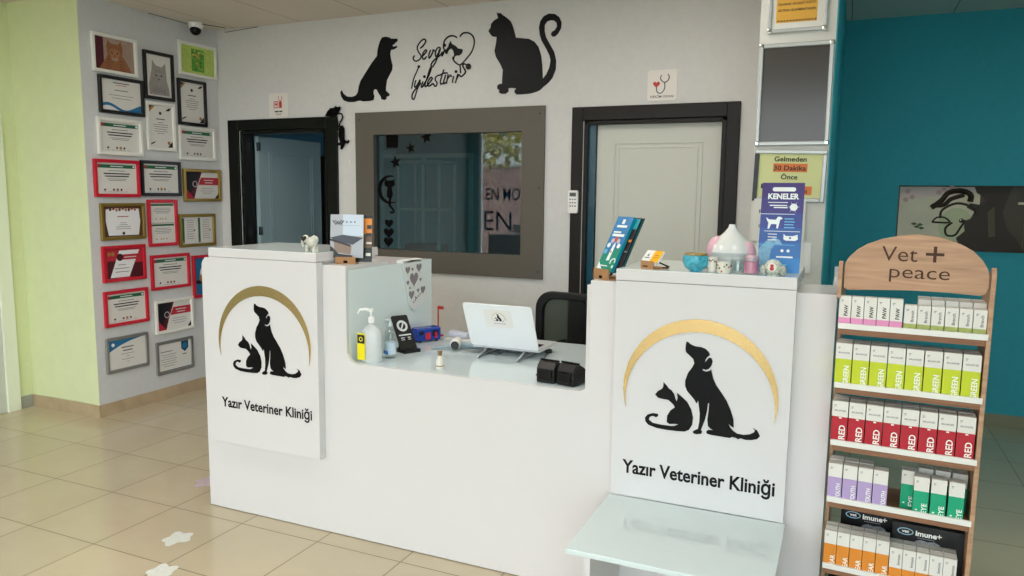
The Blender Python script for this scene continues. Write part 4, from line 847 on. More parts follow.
for k in range(5):
    a = 2*PI*k/5 + .3; c, s_ = math.cos(a), math.sin(a)
    lg = MB().tube([(0, .18, .10), (.27*c, .18 + .27*s_, .07)], [.024, .015], 8).build('base_arm', black, ch, smooth=True)
    MB().ball((.27*c, .18 + .27*s_, .027), .027).build('castor', black, lg, smooth=True)
for sx in (-1, 1): MB().tube([(sx*.22, .1, .46), (sx*.29, .12, .48), (sx*.30, .12, .68), (sx*.30, .02, .70), (sx*.30, .28, .70)], .016, 8).build('armrest', black, ch, smooth=True)

# ---------------------------------------------------------------- things on the left tower
TL = 1.330
el = thing('elephant_figurine', 'small silvery animal figurine with a black heart on the left counter top', 'figurine', frame_at(Matrix.Rotation(math.radians(10), 3, 'Z'), (-2.225, 2.755, TL)))
gm = mat('pale_glaze', '#d3d2c4', .15, spec=.6, noise=.25, scale=60)
MB().ball((.005, 0, .045), (.028, .02, .024)).ball((-.022, -.004, .06), (.017, .016, .018)).ball((.018, 0, .056), (.02, .016, .02)).tube([(-.034, -.004, .06), (-.040, -.006, .04), (-.034, -.008, .022)], [.008, .006, .004], 8).build('figurine_body', gm, el, smooth=True)
for x in (-.014, .022):
    for y in (-.011, .011): MB().lathe([(.008, 0), (.007, .03)], 10, c=(x, y, 0)).build('leg', gm, el, smooth=True)
MB(frame_at(FRONT, (-.026, -.018, .062))).poly(heart(0, 0, .03), 0, .003).build('heart_mark', black, el)
def leaflet(t, M, w, h, d, face, mats, name='leaflet'):
    b = MB(M); b.box(-w/2, w/2, 0, h, -d, 0, 0); face(b); return b.build(name, mats, t)
bs = thing('leaflet_holder', 'brown cardboard holder with a grey leaflet on the left counter top', 'leaflet holder', frame_at(Matrix.Rotation(math.radians(22), 3, 'Z') @ Matrix.Scale(.93, 3), (-2.11, 2.87, 1.275)))
MB().box(-.05, .05, -.03, .035, 0, .006).box(-.05, .05, -.036, -.03, 0, .034).box(-.05, .05, .03, .036, 0, .09).box(-.01, .01, -.0365, -.036, .004, .016, 1).build('holder', [cardboard, blackm], bs, bevel=.001)
def wface(b):
    W = .165
    b.rect(-W/2, W/2, 0, .215, .0004, 1); b.rect(-.02, W/2, .11, .215, .0006, 5)
    b.poly([(-W/2, .10), (-.02, .115), (W/2, .10), (.03, .065), (-.06, .085)], .0010, mi=2); b.poly([(-W/2, .095), (.02, .065), (.02, .055), (-W/2, .085)], .0012, mi=4)
    b.poly([(-.065, .082), (.025, .058), (.02, .015), (-.06, .03)], .0009, mi=3); b.poly([(-W/2, 0), (-W/2, .06), (-.07, .05), (-.04, .02), (.03, .012), (.03, 0)], .0011, mi=4)
    b.tube([(-.07, .185, .002), (-.055, .165, .002), (-.042, .18, .002), (-.03, .165, .002), (-.015, .185, .002)], .0025, 5, 4); b.tube([(-.06, .187, .002), (-.042, .166, .002), (-.025, .187, .002)], .0018, 5, 4)
    for i in range(3): b.poly(star(.0 + .02*i, .178, .006), .0012, mi=4)
    b.rect(-.02, .065, .16, .1612, .0012, 6)
leaflet(bs, Matrix.Translation((0, -.012, .028)) @ Matrix.Rotation(math.radians(84), 4, 'X'), .165, .215, .006, wface,
        [mat('leaflet_edge', '#d8dade', .4), mat('leaf_silver', '#a9acb2', .3), mat('leaf_slate', '#3f424d', .4), mat('leaf_tan', '#8f7b6d', .5), mat('leaf_black', '#1b1a1d', .4), mat('leaf_skyblue', '#c5d2e0', .35), mat('leaf_grey', '#7d818a', .5)], 'front_leaflet')
def oface(b):
    b.rect(-.08, .08, .14, .218, .0004, 1); b.rect(-.08, .08, .07, .14, .0004, 2); b.rect(-.08, .08, 0, .07, .0004, 3)
    b.rect(.055, .078, .165, .185, .0008, 3); b.rect(.05, .078, .13, .145, .0008, 3); b.rect(.052, .078, .09, .10, .0008, 4); b.rect(.05, .074, .03, .045, .0008, 4)
leaflet(bs, Matrix.Translation((.04, .015, .006)) @ Matrix.Rotation(math.radians(84), 4, 'X'), .16, .235, .004, oface,
        [mat('leaf_black'), mat('leaf_orange', '#e08a2e', .4), mat('leaf_brown', '#6b5442', .5, noise=.3, scale=40), mat('leaf_darkgreen', '#1c2422', .4), offwhite], 'back_leaflet')
tag(MB().poly(rrect(-.016, .016, -.016, .016, .003), 0, .04).build('white_cube_box', mat('pale_cube', '#cfdcd8', .3), bevel=.003, matrix=Matrix.Translation((-2.225, 3.2, 1.252))), 'small white cube shaped box behind the grey leaflet', 'box')

# ---------------------------------------------------------------- things on the right tower
ha = thing('leaflet_holder', 'brown cardboard holder with blue and green leaflets beside the right counter top', 'leaflet holder', frame_at(Matrix.Rotation(math.radians(-38), 3, 'Z') @ Matrix.Scale(1.09, 3), (-.835, 2.85, 1.275)))
MB().box(-.045, .045, -.04, .06, 0, .006).box(-.045, .045, -.046, -.04, 0, .038).box(-.01, .01, -.0465, -.046, .004, .014, 1).build('holder', [cardboard, blackm], ha, bevel=.001)
MB().tube([(-.05, .03, .004), (-.05, .075, .05), (-.05, .05, .075), (-.05, .035, .06)], .005, 6).build('holder_strut', black, ha)
Mt = Matrix.Translation((0, -.034, .03)) @ Matrix.Rotation(math.radians(64), 4, 'X')
def bface(b):
    W, h = .095, .215
    b.poly([(-W/2, .0), (W/2, .0), (W/2, .10), (-W/2, .06)], .0004, mi=1); b.poly([(-W/2, .06), (W/2, .10), (W/2, h), (-W/2, h)], .0004, mi=2)
    b.poly([(-W/2, 0), (-.01, 0), (-W/2, .035)], .0008, mi=3); b.rect(-.008, .008, .186, .204, .0008, 3); b.rect(-.03, .03, .172, .181, .0008, 3); b.rect(-.035, .01, .150, .156, .0008, 3); b.rect(-.035, .035, .136, .146, .0008, 3)
    b.poly([(-.012, .04), (.006, .042), (.008, .10), (.002, .115), (-.006, .10)], .0008, mi=3); b.disc(-.002, .075, .004, .0012, mi=5, n=8)
    for x, y, k in ((-.03, .10, 3), (-.018, .118, 6), (.0, .125, 5), (.016, .118, 6), (.028, .10, 3), (-.035, .075, 4)): b.disc(x, y, .010, .0010, mi=k, n=10)
    b.tube([(x, y, .001) for x, y in cr([(.02, .03), (.022, .045), (.04, .05), (.045, .035)])], .0025, 5, 3); b.rect(-.03, .01, .018, .022, .0008, 3); b.disc(.04, .02, .006, .0008, mi=3, n=8)
leaflet(ha, Mt, .095, .215, .012, bface, [mat('leaf_teal_edge', '#0f8ca0', .35), mat('leaf_green', '#0d8b74', .35), mat('leaf_blue', '#1379b5', .35), mat('leaf_white', '#e9f0f0', .4), mat('leaf_lightblue', '#69b7e0', .4), mat('leaf_red', '#c3453d', .4), mat('leaf_pale', '#c6b7c9', .4)], 'front_leaflet')
def dface(b): b.rect(.02, .048, .17, .21, .0006, 1); b.rect(.03, .047, .12, .13, .0006, 2); b.rect(.03, .047, .08, .085, .0006, 3)
leaflet(ha, Mt @ Matrix.Translation((.022, .004, -.014)), .098, .215, .004, dface, [mat('leaf_plum', '#2b2228', .4), mat('leaf_cyan', '#2f9fb0', .4), mat('leaf_orange'), mat('leaf_grey')], 'back_leaflet')
leaflet(ha, Mt @ Matrix.Translation((.030, .006, -.020)), .098, .215, .004, lambda b: None, [mat('leaf_darkteal', '#1b4f50', .4)], 'rear_leaflet')
hc = thing('card_holder', 'small brown cardboard holder with white and yellow cards', 'card holder', frame_at(Matrix.Rotation(math.radians(-30), 3, 'Z'), (-.655, 2.79, 1.330)))
MB().box(-.032, .032, -.03, .05, 0, .004).box(-.032, .032, -.034, -.030, 0, .03).box(-.02, .005, -.0345, -.034, .008, .012, 1).tube([(.032, -.01, .028), (.034, .05, .006), (.03, .02, .004)], .003, 6, 1).build('holder', [cardboard, blackm], hc, bevel=.001)
Mc = Matrix.Translation((.004, -.028, .026)) @ Matrix.Rotation(math.radians(48), 4, 'X')
b = MB(Mc); b.box(-.042, .042, 0, .055, -.008, 0, 0); b.rect(0, .042, 0, .055, .0005, 1); b.poly([(-.028, .028), (-.016, .028), (-.022, .040)], .0005, mi=2); b.rect(-.034, -.01, .018, .022, .0005, 2); b.rect(.012, .03, .03, .034, .0008, 3); b.rect(.01, .034, .02, .023, .0008, 3)
b.build('cards', [white_pl, mat('card_yellow', '#f2b415', .4), mat('card_navy', '#2d3350', .4), mat('card_amber', '#c07a14', .4)], hc)
bo = thing('decorative_bowl', 'small turquoise patterned bowl on the right counter top', 'bowl', loc=(-.492, 2.765, 1.330))
MB().lathe([(.020, 0), (.022, .004), (.036, .012), (.045, .026), (.048, .042), (.045, .058), (.041, .060), (.042, .045), (.02, .02)], 28).build('bowl_body', mat('turquoise_glaze', '#4fb4cc', .3, noise=.45, scale=90, bump=.5), bo, smooth=True)
MB().lathe([(.0405, .050), (.043, .064), (.040, .066), (.036, .055)], 28).build('bowl_rim', mat('bowl_gold', '#b39a63', .4, metal=.4, noise=.4, scale=120), bo, smooth=True)
va = thing('aroma_diffuser', 'white teardrop aroma diffuser with pink sides on the right counter top', 'diffuser', loc=(-.385, 2.88, 1.330))
MB().lathe([(.045, 0), (.055, .012), (.075, .045), (.084, .065), (.078, .09), (.055, .115), (.028, .14), (.014, .158), (.011, .17), (.006, .17)], 32).build('diffuser_body', mat('glossy_white', '#dde0dd', .15), va, smooth=True)
MB().ball((-.048, -.008, .072), (.042, .05, .055)).ball((.055, -.01, .066), (.036, .046, .045)).build('pink_sides', mat('soft_pink', '#dfb3c1', .3), va, smooth=True)
MB().lathe([(.047, .0), (.086, .066), (.0862, .069), (.05, .069)], 32).build('lower_band', mat('grey_white', '#c9cfce', .2), va, smooth=True)
def cup(x, y, r, h, label):
    t = thing('patterned_cup', label, 'cup', loc=(x, y, 1.330), group='small patterned cups')
    MB().lathe([(r*.8, 0), (r, .004), (r, h), (r*.9, h), (r*.85, .01)], 20).build('cup_body', mat('cup_white', '#dfdcd2', .25), t, smooth=True)
    b = MB(); random.seed(int(r*9000))
    for i in range(18):
        a = i*PI*2/18; z = .008 + (h - .016)*random.random(); b.ball((r*math.cos(a), r*math.sin(a), z), .0035, i % 3, 6, 4)
    b.build('dots', [mat('dot_dark', '#4d5a55', .5), mat('dot_rust', '#a8563d', .5), mat('dot_olive', '#8c9470', .5)], t)
cup(-.432, 2.765, .019, .055, 'small white cup with coloured dots beside the turquoise bowl, the taller one')
cup(-.388, 2.735, .024, .042, 'small white cup with coloured dots in front of the diffuser, the lower one')
gc = thing('glass_jar', 'small empty clear glass between the dotted cups and the pink candle', 'glass', loc=(-.348, 2.80, 1.330))
MB().lathe([(.02, 0), (.022, .004), (.024, .048), (.022, .048), (.019, .006)], 18).build('glass_body', clearg, gc, smooth=True)
ca = thing('pink_candle', 'pink candle in a small clear glass on the right counter top', 'candle', loc=(-.298, 2.765, 1.330))
MB().lathe([(.026, 0), (.028, .003), (.028, .066), (.026, .066), (.025, .004)], 20).build('candle_glass', clearg, ca, smooth=True)
MB().lathe([(.024, .004), (.0245, .044), (.02, .046)], 20).build('candle_wax', mat('wax_pink', '#e87fa6', .5), ca, smooth=True)
MB().lathe([(.0245, .047), (.0245, .060), (.015, .066)], 20).build('candle_top', mat('wax_pale', '#e6b4c4', .6, noise=.3, scale=90, bump=.6), ca, smooth=True)
gb = thing('glass_ornament', 'round clear ornament with a red centre in front of the blue leaflet', 'ornament', loc=(-.222, 2.745, 1.330))
MB().ball((0, 0, .030), (.030, .022, .028)).lathe([(.020, 0), (.022, .006)], 18).build('ornament_glass', mat('bubble_glass', '#c9cfc4', .08, noise=.5, scale=120, spec=.8), gb, smooth=True)
MB(frame_at(FRONT, (-.003, -.020, .031))).disc(0, 0, .015, 0, .003, 0).disc(0, .005, .006, .003, .005, 1, 12).disc(0, -.005, .007, .003, .005, 1, 12).build('red_centre', [mat('bead_white', '#e9e3da', .4), mat('bead_red', '#b8302b', .4)], gb)
for sx in (-1, 1): MB().ball((sx*.032, 0, .019), (.012, .014, .019)).build('side_bead', mat('bead_floral', '#b9bcae', .2, noise=.5, scale=150), gb, smooth=True)
kb = thing('tick_leaflet', 'tall blue and purple leaflet headed KENELER standing on the right counter top', 'leaflet', frame_at(FRONT, (-.214, 2.84, 1.332)) @ Matrix.Rotation(math.radians(-8), 4, 'X') @ Matrix.Scale(.94, 4))
W, h = .153, .345
grad = ('#3a2670', '#3a2e7c', '#2f3f8f', '#26549e', '#1f68ae', '#1b7bc2')
b = MB(); b.box(-W/2, W/2, 0, h, -.004, 0, 0)
for i in range(6): b.rect(-W/2, W/2, h*(5-i)/6, h*(6-i)/6, .0004, 1 + i)
z = .0009
b.poly(rrect(-.038, .046, .312, .328, .007), z, mi=7); b.text('KENELER', .003, .283, .020, z, 7, w=.112, bold=.04, align='C')
b.rect(-.052, .02, .268, .271, z, 7); b.rect(-.045, .018, .256, .260, z, 7); b.rect(-.03, .02, .248, .252, z, 7); b.disc(.042, .252, .014, z, mi=7, n=12)
for a in range(6): b.poly([(.042 + .012*math.cos(a), .252 + .012*math.sin(a)), (.042 + .023*math.cos(a+.05), .252 + .023*math.sin(a+.05)), (.042 + .012*math.cos(a+.2), .252 + .012*math.sin(a+.2))], z, mi=7)
b.rect(-W/2, .048, .224, .226, z, 7)
b.poly([(-.055, .212), (-.045, .204), (-.02, .203), (-.012, .215), (-.002, .214), (.006, .208), (-.004, .203), (-.006, .19), (-.01, .17), (-.016, .17), (-.016, .186), (-.036, .186), (-.042, .168), (-.048, .168), (-.046, .19), (-.052, .202)], z, mi=7)
for i in range(4): b.rect(.012, .045 + .004*(i % 2), .205 - .011*i, .209 - .011*i, z, 8)
b.rect(-.06, .07, .158, .160, z, 7); b.poly([(.012, .15), (.02, .142), (.045, .142), (.062, .148), (.064, .13), (.055, .124), (.02, .124), (.012, .13)], z, mi=7); b.disc(.036, .134, .004, 2*z, mi=3, n=8)
for i in range(3): b.rect(-.045, -.012, .146 - .011*i, .149 - .011*i, z, 7)
b.rect(-W/2, .055, .106, .108, z, 8)
b.disc(.01, .085, .006, z, mi=7, n=8); b.disc(.032, .085, .006, z, mi=7, n=8); b.rect(-.01, .05, .058, .064, z, 7); b.rect(-.005, .03, .030, .034, z, 8)
b.poly([(-W/2, .0), (-W/2, .09), (-.05, .12), (-.02, .135), (.0, .125), (.01, .108), (-.015, .11), (-.03, .09), (-.035, .05), (-.05, .02), (-.055, 0)], .0007, mi=9)
ml = [mat('leaflet_back', '#2a2f66', .4)] + [mat('blue_band_%s' % w_, c, .35) for w_, c in zip(('one', 'two', 'three', 'four', 'five', 'six'), grad)] + [mat('leaf_white'), mat('leaf_lightblue'), mat('spray_blue', '#7fb0cf', .5, noise=.3, scale=60)]
b.build('leaflet_sheet', ml, kb)
MB().box(-.06, .06, .0, .02, -.034, -.004).build('leaflet_foot', clearg, kb)
# worn paw stickers on the floor
for i, (cx, cy, r, lab, c) in enumerate(((-2.745, 2.405, .058, 'whitish worn paw sticker on the floor tiles, nearer the counter', '#dcdcd4'), (-2.56, 2.15, .055, 'whitish worn paw sticker at the bottom edge of the view', '#dcdcd4'), (-3.15, 2.975, .06, 'pale lilac worn paw sticker on the floor beside the counter corner', '#c5b3b8'))):
    pts = []
    for k in range(26):
        a = 2*PI*k/26; rr = r*(1 + .18*math.cos(5*a + i) + .08*math.sin(3*a)); pts.append((cx + rr*math.cos(a)*(1.0 if i < 2 else 1.15), cy + rr*math.sin(a)*1.15))
    o = MB().poly(pts, .0003, .0012).build('floor_sticker', mat('sticker_' + ('white' if i < 2 else 'lilac'), c, .6, noise=.08, scale=50)); tag(o, lab, 'floor sticker', 'paw stickers on the floor')

# ---------------------------------------------------------------- product stand
wood = wood_mat('beech_wood', '#a47c5f', '#c49c7a', (4, 40, 50))
woodd = wood_mat('beech_edge', '#855b40', '#9c6d4e', (6, 60, 60), .6)
TH = -.058; S0 = (-.003, 2.645)
STM = Matrix.Translation((S0[0], S0[1], 0)) @ Matrix.Rotation(TH, 4, 'Z')
sd = thing('product_stand', 'light wooden shop stand with an arched Vet + peace header and white lipped shelves', 'display stand', STM)
DEP = .235; LIP = [1.197, 1.0, .805, .608, .373, .14]
for x0, setb in ((-.011, .03), (.411, 0)):
    setb = .13 if setb else 0
    pr = [(setb, 0), (DEP, 0), (DEP, 1.30), (.05, 1.385), (.02, 1.398), (.004, 1.385), (0, 1.36), (0, 1.28), (setb, 1.26)] if setb else [(0, 0), (DEP, 0), (DEP, 1.30), (.05, 1.385), (.02, 1.398), (.004, 1.385), (0, 1.36)]
    b = MB(Matrix(((0, 0, 1, x0), (1, 0, 0, 0), (0, 1, 0, 0), (0, 0, 0, 1)))); b.poly(pr, 0, .013); b.build('side_panel', wood, sd, bevel=.0015)
hd = [(.008, 1.312), (.02, 1.306), (.10, 1.311), (.2, 1.316), (.30, 1.316), (.385, 1.312), (.40, 1.318), (.406, 1.335), (.406, 1.375), (.400, 1.395), (.385, 1.42), (.36, 1.446), (.325, 1.466), (.28, 1.482), (.24, 1.489), (.2, 1.491), (.16, 1.486), (.11, 1.474), (.07, 1.457), (.04, 1.437), (.018, 1.412), (.007, 1.392)]
b = MB(frame_at(FRONT, (0, .018, 0))); b.poly(hd, 0, .012); hdr = b.build('header_board', wood, sd, bevel=.001)
b = MB(frame_at(FRONT, (0, .0055, 0)))
b.text('Vet', .112, 1.406, .046, .0006, w=.10, bold=-.004)
b.box(.234, .284, 1.427, 1.436, 0, .001).box(.2545, .2635, 1.407, 1.427, 0, .001).box(.2545, .2635, 1.436, 1.456, 0, .001)
b.text('peace', .137, 1.354, .041, .0006, w=.166, bold=-.004)
b.build('header_lettering', mat('burnt_brown', '#4a3020', .7), hdr)
for i, lz in enumerate(LIP):
    st = lz - .016
    MB().box(.003, .411, .004, DEP - .004, st - .022, st).build('shelf', woodd, sd, bevel=.001)
    MB().box(-.001, .416, -.006, .004, st - .002, lz).build('shelf_lip', mat('lip_white', '#e9e8e2', .4), sd, bevel=.001)

cardw = mat('carton_white', '#e3e0d8', .55)
def carton(name, label, w, h, d, M, colour, bands, texts, group, cat='box', inkw='leaf_white', back=False):
    """printed carton, base centre-front at the origin of M: +x right, +y back, +z up"""
    t = thing(name, label, cat, M, group)
    b = MB(); b.box(-w/2, w/2, 0, d, 0, h, 0)
    q = MB(frame_at(FRONT, (0, 0, 0)))
    for z0, z1 in bands:
        q.rect(-w/2, w/2, z0, z1, .0003, 1)
        q.add([(w/2 + .0003, z0, 0), (w/2 + .0003, z0, -d), (w/2 + .0003, z1, -d), (w/2 + .0003, z1, 0)], [(0, 1, 2, 3)], 1)
        q.add([(-w/2 - .0003, z0, -d), (-w/2 - .0003, z0, 0), (-w/2 - .0003, z1, 0), (-w/2 - .0003, z1, -d)], [(0, 1, 2, 3)], 1)
    base = len(b.v); b.v += q.v; b.f += [tuple(i + base for i in f) for f in q.f]; b.m += q.m
    b.build('carton_body', [cardw, colour], t, bevel=0)
    fl = MB(); fl.box(-w/2 + .002, w/2 - .002, .002, .010, h, h + .0012); fl.build('top_flap', mat('flap_grey', '#bdb9b0', .6), t)
    if texts:
        q = MB(frame_at(FRONT, (0, -.0004, 0)))
        for (s, x, z, hh, ww, rot, mi) in texts: q.text(s, x, z, hh, .0002, mi, w=ww, rot=rot, bold=.02)
        q.rect(-w/2 + .006, -w/2 + .013, h - .014, h - .012, .0002, 1); q.rect(-w/2 + .006, -w/2 + .011, h - .018, h - .0165, .0002, 1)
        q.build('printing', [mat('print_white', '#f1f1ea', .5), mat('print_grey', '#77757a', .5), mat('print_black')], t)
    return t
def place(x, y, z): return STM @ Matrix.Translation((x, y, z))
ORD = ['first', 'second', 'third', 'fourth', 'fifth', 'sixth', 'seventh', 'eighth', 'ninth', 'tenth', 'eleventh']
FY = .006
def row(n, x0, pitch, z, proto_args, labelf, group, rows=1, dy=0, names=None):
    proto = None
    for r in range(rows):
        for i in range(n):
            M = place(x0 + pitch*(i + .5), FY + r*(proto_args['d'] + .0015) + dy, z)
            lab = labelf(i, r)
            if proto is None: proto = carton(M=M, label=lab, group=group, **proto_args)
            else: dup(proto, M, lab)
BH = ' in the row behind'
# shelf 1: PAW and herb cartons
z1 = LIP[0] - .016
row(5, -.003, .0374, z1, dict(name='carton', w=.0352, h=.104, d=.036, colour=mat('paw_pink', '#e293bd', .5), bands=[(0, .034)], texts=[('PAW', .009, .040, .011, .036, 90, 2)]),
    lambda i, r: 'white carton printed PAW with a pink foot, %s from the left on the top shelf' % ORD[i], 'pink and white cartons')
row(6, .1865, .0374, z1, dict(name='carton', w=.0350, h=.088, d=.036, colour=mat('herb_green', '#a3ad5f', .5, noise=.2, scale=90), bands=[(0, .030)], texts=[('Branch', .009, .036, .008, .036, 90, 1)]),
    lambda i, r: 'white carton with an olive green foot, %s of these from the left, top shelf' % ORD[i], 'olive and white cartons')
row(5, .2239, .0374, z1, dict(name='carton', w=.0350, h=.104, d=.05, colour=mat('herb_green'), bands=[(0, .030)], texts=None),
    lambda i, r: 'taller pale carton on the top shelf, %s from the left%s' % (ORD[i], ' in the middle row' if r == 0 else ' in the back row'), 'taller pale cartons on the top shelf', rows=2, dy=.040)
# shelf 2: GREEN
row(8, -.004, .0514, LIP[1] - .016, dict(name='carton', w=.0482, h=.145, d=.048, colour=mat('green_lime', '#c3cf1e', .45), bands=[(0, .094)], texts=[('GREEN', .018, .006, .016, .066, 90, 0), ('BALANCER', -.016, .112, .005, .034, 0, 1)]),
    lambda i, r: 'lime and white carton printed GREEN, %s from the left%s' % (ORD[i], BH if r else ' in the front row'), 'lime GREEN cartons', rows=2)
# shelf 3: RED
row(8, -.004, .0514, LIP[2] - .016, dict(name='carton', w=.0482, h=.145, d=.048, colour=mat('red_carton', '#b5182b', .45), bands=[(0, .094)], texts=[('RED', .018, .018, .018, .048, 90, 0), ('BALANCER', -.016, .112, .005, .034, 0, 1), ('■', -.002, .088, .004, .008, 0, 0)]),
    lambda i, r: 'red and white carton printed RED, %s from the left%s' % (ORD[i], BH if r else ' in the front row'), 'red RED cartons', rows=2)
# shelf 4: YOUTH and EYE
z4 = LIP[3] - .016
row(4, -.003, .0455, z4, dict(name='carton', w=.0425, h=.128, d=.044, colour=mat('lilac_carton', '#b39cc9', .5), bands=[(0, .083)], texts=[('YOUTH', .017, .008, .012, .054, 90, 0), ('■', -.018, .012, .004, .005, 0, 0)]),
    lambda i, r: 'lilac and white carton printed YOUTH, %s from the left in the front row' % ORD[i], 'lilac YOUTH cartons')
row(3, -.003, .0455, z4, dict(name='carton', w=.0425, h=.128, d=.044, colour=mat('lilac_carton'), bands=[(0, .083)], texts=None),
    lambda i, r: 'lilac and white carton behind the lilac front row, %s from the left' % ORD[i], 'lilac cartons in the back row', dy=.050)
eye = dict(name='carton', w=.0425, h=.128, d=.044, colour=mat('eye_green', '#0fa377', .45), bands=[(0, .083)], texts=[('EYE', .017, .010, .014, .034, 90, 0), ('■', -.014, .018, .004, .006, 0, 0)])
ep = carton(M=place(.274, FY, z4), label='green carton printed EYE, leftmost and foremost of the green front row', group='green EYE cartons', **eye)
for x, y, lab in ((.322, FY, 'green and white carton printed EYE, second from the right in the front row'), (.371, FY, 'green and white carton printed EYE, rightmost in the front row'), (.238, .052, 'green and white carton printed EYE standing back at the left of the green cartons')):
    dup(ep, place(x, y, z4), lab)
row(3, .262, .049, z4, dict(name='carton', w=.0425, h=.128, d=.044, colour=mat('eye_green'), bands=[(0, .083)], texts=None),
    lambda i, r: 'green and white carton behind the EYE front row, %s from the left' % ORD[i], 'green cartons in the back row', dy=.10 - FY)
# shelf 5: EAR, immunity cartons, large black boxes
z5 = LIP[4] - .016
row(5, -.001, .0396, z5, dict(name='carton', w=.0378, h=.128, d=.040, colour=mat('ear_orange', '#e08a2b', .5), bands=[(0, .083)], texts=[('EAR', .016, .012, .014, .034, 90, 0)]),
    lambda i, r: 'orange and white carton printed EAR, %s from the left%s' % (ORD[i], BH if r else ' in the front row'), 'orange EAR cartons', rows=2)
row(5, .198, .0382, z5, dict(name='carton', w=.0368, h=.112, d=.040, colour=mat('ear_orange'), bands=[(0, .046)], texts=[('Immuno', .012, .058, .008, .036, 90, 1)]),
    lambda i, r: 'shorter white carton with an orange foot, %s from the left%s' % (ORD[i], BH if r else ' in the front row'), 'short orange and white cartons', rows=2)
bk = mat('carton_black', '#0e0f12', .35)
def bigbox(M, label, w=.19, h=.165, dd=.06):
    t = thing('supplement_box', label, 'box', M, 'black imune+ boxes')
    MB().box(-w/2, w/2, 0, dd, 0, h).build('box_body', bk, t, bevel=.001)
    q = MB(frame_at(FRONT, (0, 0, 0)))
    o = [(-.066 + .024*math.cos(a*PI/12), h - .026 + .012*math.sin(a*PI/12)) for a in range(24)]; i_ = [(-.066 + .021*math.cos(a*PI/12), h - .026 + .0095*math.sin(a*PI/12)) for a in range(24)]
    q.ring(o, i_, 0, .0008, 0); q.text('vet', -.066, h - .030, .010, .0006, 1, w=.022, bold=.03, align='C')
    q.text('imune', -.036, h - .034, .017, .0006, 1, w=.062, bold=.035); q.box(.026, .040, h - .026, h - .023, 0, .0008, 1).box(.0315, .0345, h - .0315, h - .018, 0, .0008, 1)
    q.rect(-.03, .02, h - .042, h - .040, .0006, 2)
    q.poly([(-.045, .05), (-.05, .09), (-.035, .115), (-.02, .122), (.0, .118), (.02, .122), (.035, .115), (.05, .09), (.045, .05)], .0006, mi=2)     # animal face
    q.poly([(-.035, .10), (-.012, .106), (-.008, .094), (-.03, .09)], .0009, mi=3); q.poly([(.035, .10), (.012, .106), (.008, .094), (.03, .09)], .0009, mi=3); q.disc(0, .075, .009, .0009, mi=3, n=10, ry=.006)
    q.poly([(.06, .075), (.066, .10), (.06, .112), (.068, .108), (.076, .098), (.086, .088), (.088, .07), (.07, .066)], .0006, mi=2); q.rect(.058, .09, .058, .061, .0006, 2)
    q.build('box_print', [mat('oval_blue', '#9fc7d8', .4), mat('print_white'), mat('photo_grey', '#8d8f93', .5, noise=.3, scale=80), bk], t)
bigbox(place(.307, .092, z5), 'large black imune+ box with an animal face, right one on the lower shelf', .21, .168, .045)
bigbox(place(.145, .140, z5), 'large black imune+ box with an animal face, left one on the lower shelf', .21, .172, .045)
z6 = LIP[5] - .016
bigbox(place(.11, .02, z6), 'large black imune+ box on the lowest shelf', h=.175)

# ---------------------------------------------------------------- the street behind the photographer (seen mirrored in the window glass)
st = sbox('ground', mat('asphalt', '#8d8b86', .8, noise=.1), -30, 20, -30, -1.1, -.12, -.02)
wl = thing('window_lettering', 'dark lettering EN MO and EN reflected in the inner window glass', 'lettering', Matrix.Translation((0, -1.02, 0)) @ Matrix(((1, 0, 0, 0), (0, 0, -1, 0), (0, 1, 0, 0), (0, 0, 0, 1))))
b = MB(); b.text('EN MO', -5.135, 1.525, .178, .0, w=.58, bold=.008); b.text('EN', -5.16, 1.055, .30, .0, w=.46, bold=-.006)
b.build('letters', mat('vinyl_grey', '#15181b', .5), wl)
MB().box(-4.13, -4.12, 0, .001, 0, .001) if False else None
gw = struct(MB().box(-5.22, 1.66, -1.055, -1.049, .12, 2.7).build('window_1_glass', glass_mat('street_glass', '#eef4f2', .04))); gw.parent = wf; gw.name = 'window_glass'
pw = thing('garden_wall', 'low pink garden wall across the street, seen as a reflection', 'wall', loc=(-9.0, -9.0, 0))
MB().box(-6, 6, -.1, .1, 0, 2.35).build('wall_body', mat('pink_plaster', '#c79f92', .8, noise=.05), pw); MB().box(-6, 6, -.14, .14, 2.35, 2.42).build('wall_cap', offwhite, pw)
bd = thing('street_building', 'white apartment building across the street, seen as a reflection', 'building', loc=(-11, -16, 0))
MB().box(-4, 3, -2, 2, 0, 6).build('building_wall', mat('white_plaster', '#dedbd2', .8), bd)
b = MB()
for x in (-3.2, -1.6, 0, 1.6):
    for z in (1.2, 3.6): b.box(x, x + .9, 1.99, 2.03, z, z + 1.3)
b.build('building_windows', mat('dark_glass', '#4f5f68', .2), bd)
tr = thing('street_tree', 'leafy street tree, seen as a reflection in the inner window glass', 'tree', loc=(-8.6, -7.2, 0))
MB().tube([(0, 0, 0), (.05, .05, 1.5), (-.05, 0, 3.0), (.1, .1, 4.2)], [.13, .11, .09, .05], 8).build('trunk', mat('bark', '#5a4a3a', .9), tr, smooth=True)
b = MB(); random.seed(11)
for k in range(1700):
    a = random.uniform(0, 2*PI); r = 2.6*math.sqrt(random.random()); zz = 3.2 + random.uniform(-1.1, 1.3)*(1 - (r/2.6)**2)
    c = Vector((r*math.cos(a), r*math.sin(a)*.8, zz)); n = Vector((random.uniform(-1, 1), random.uniform(-1, 1), random.uniform(-1, 1))).normalized(); u = n.orthogonal().normalized()*.11; v = n.cross(u)
    b.add([c - u, c - v*.6, c + u, c + v*.6], [(0, 1, 2, 3)])
b.build('foliage', mat('leaf_olive', '#b3a458', .8), tr)

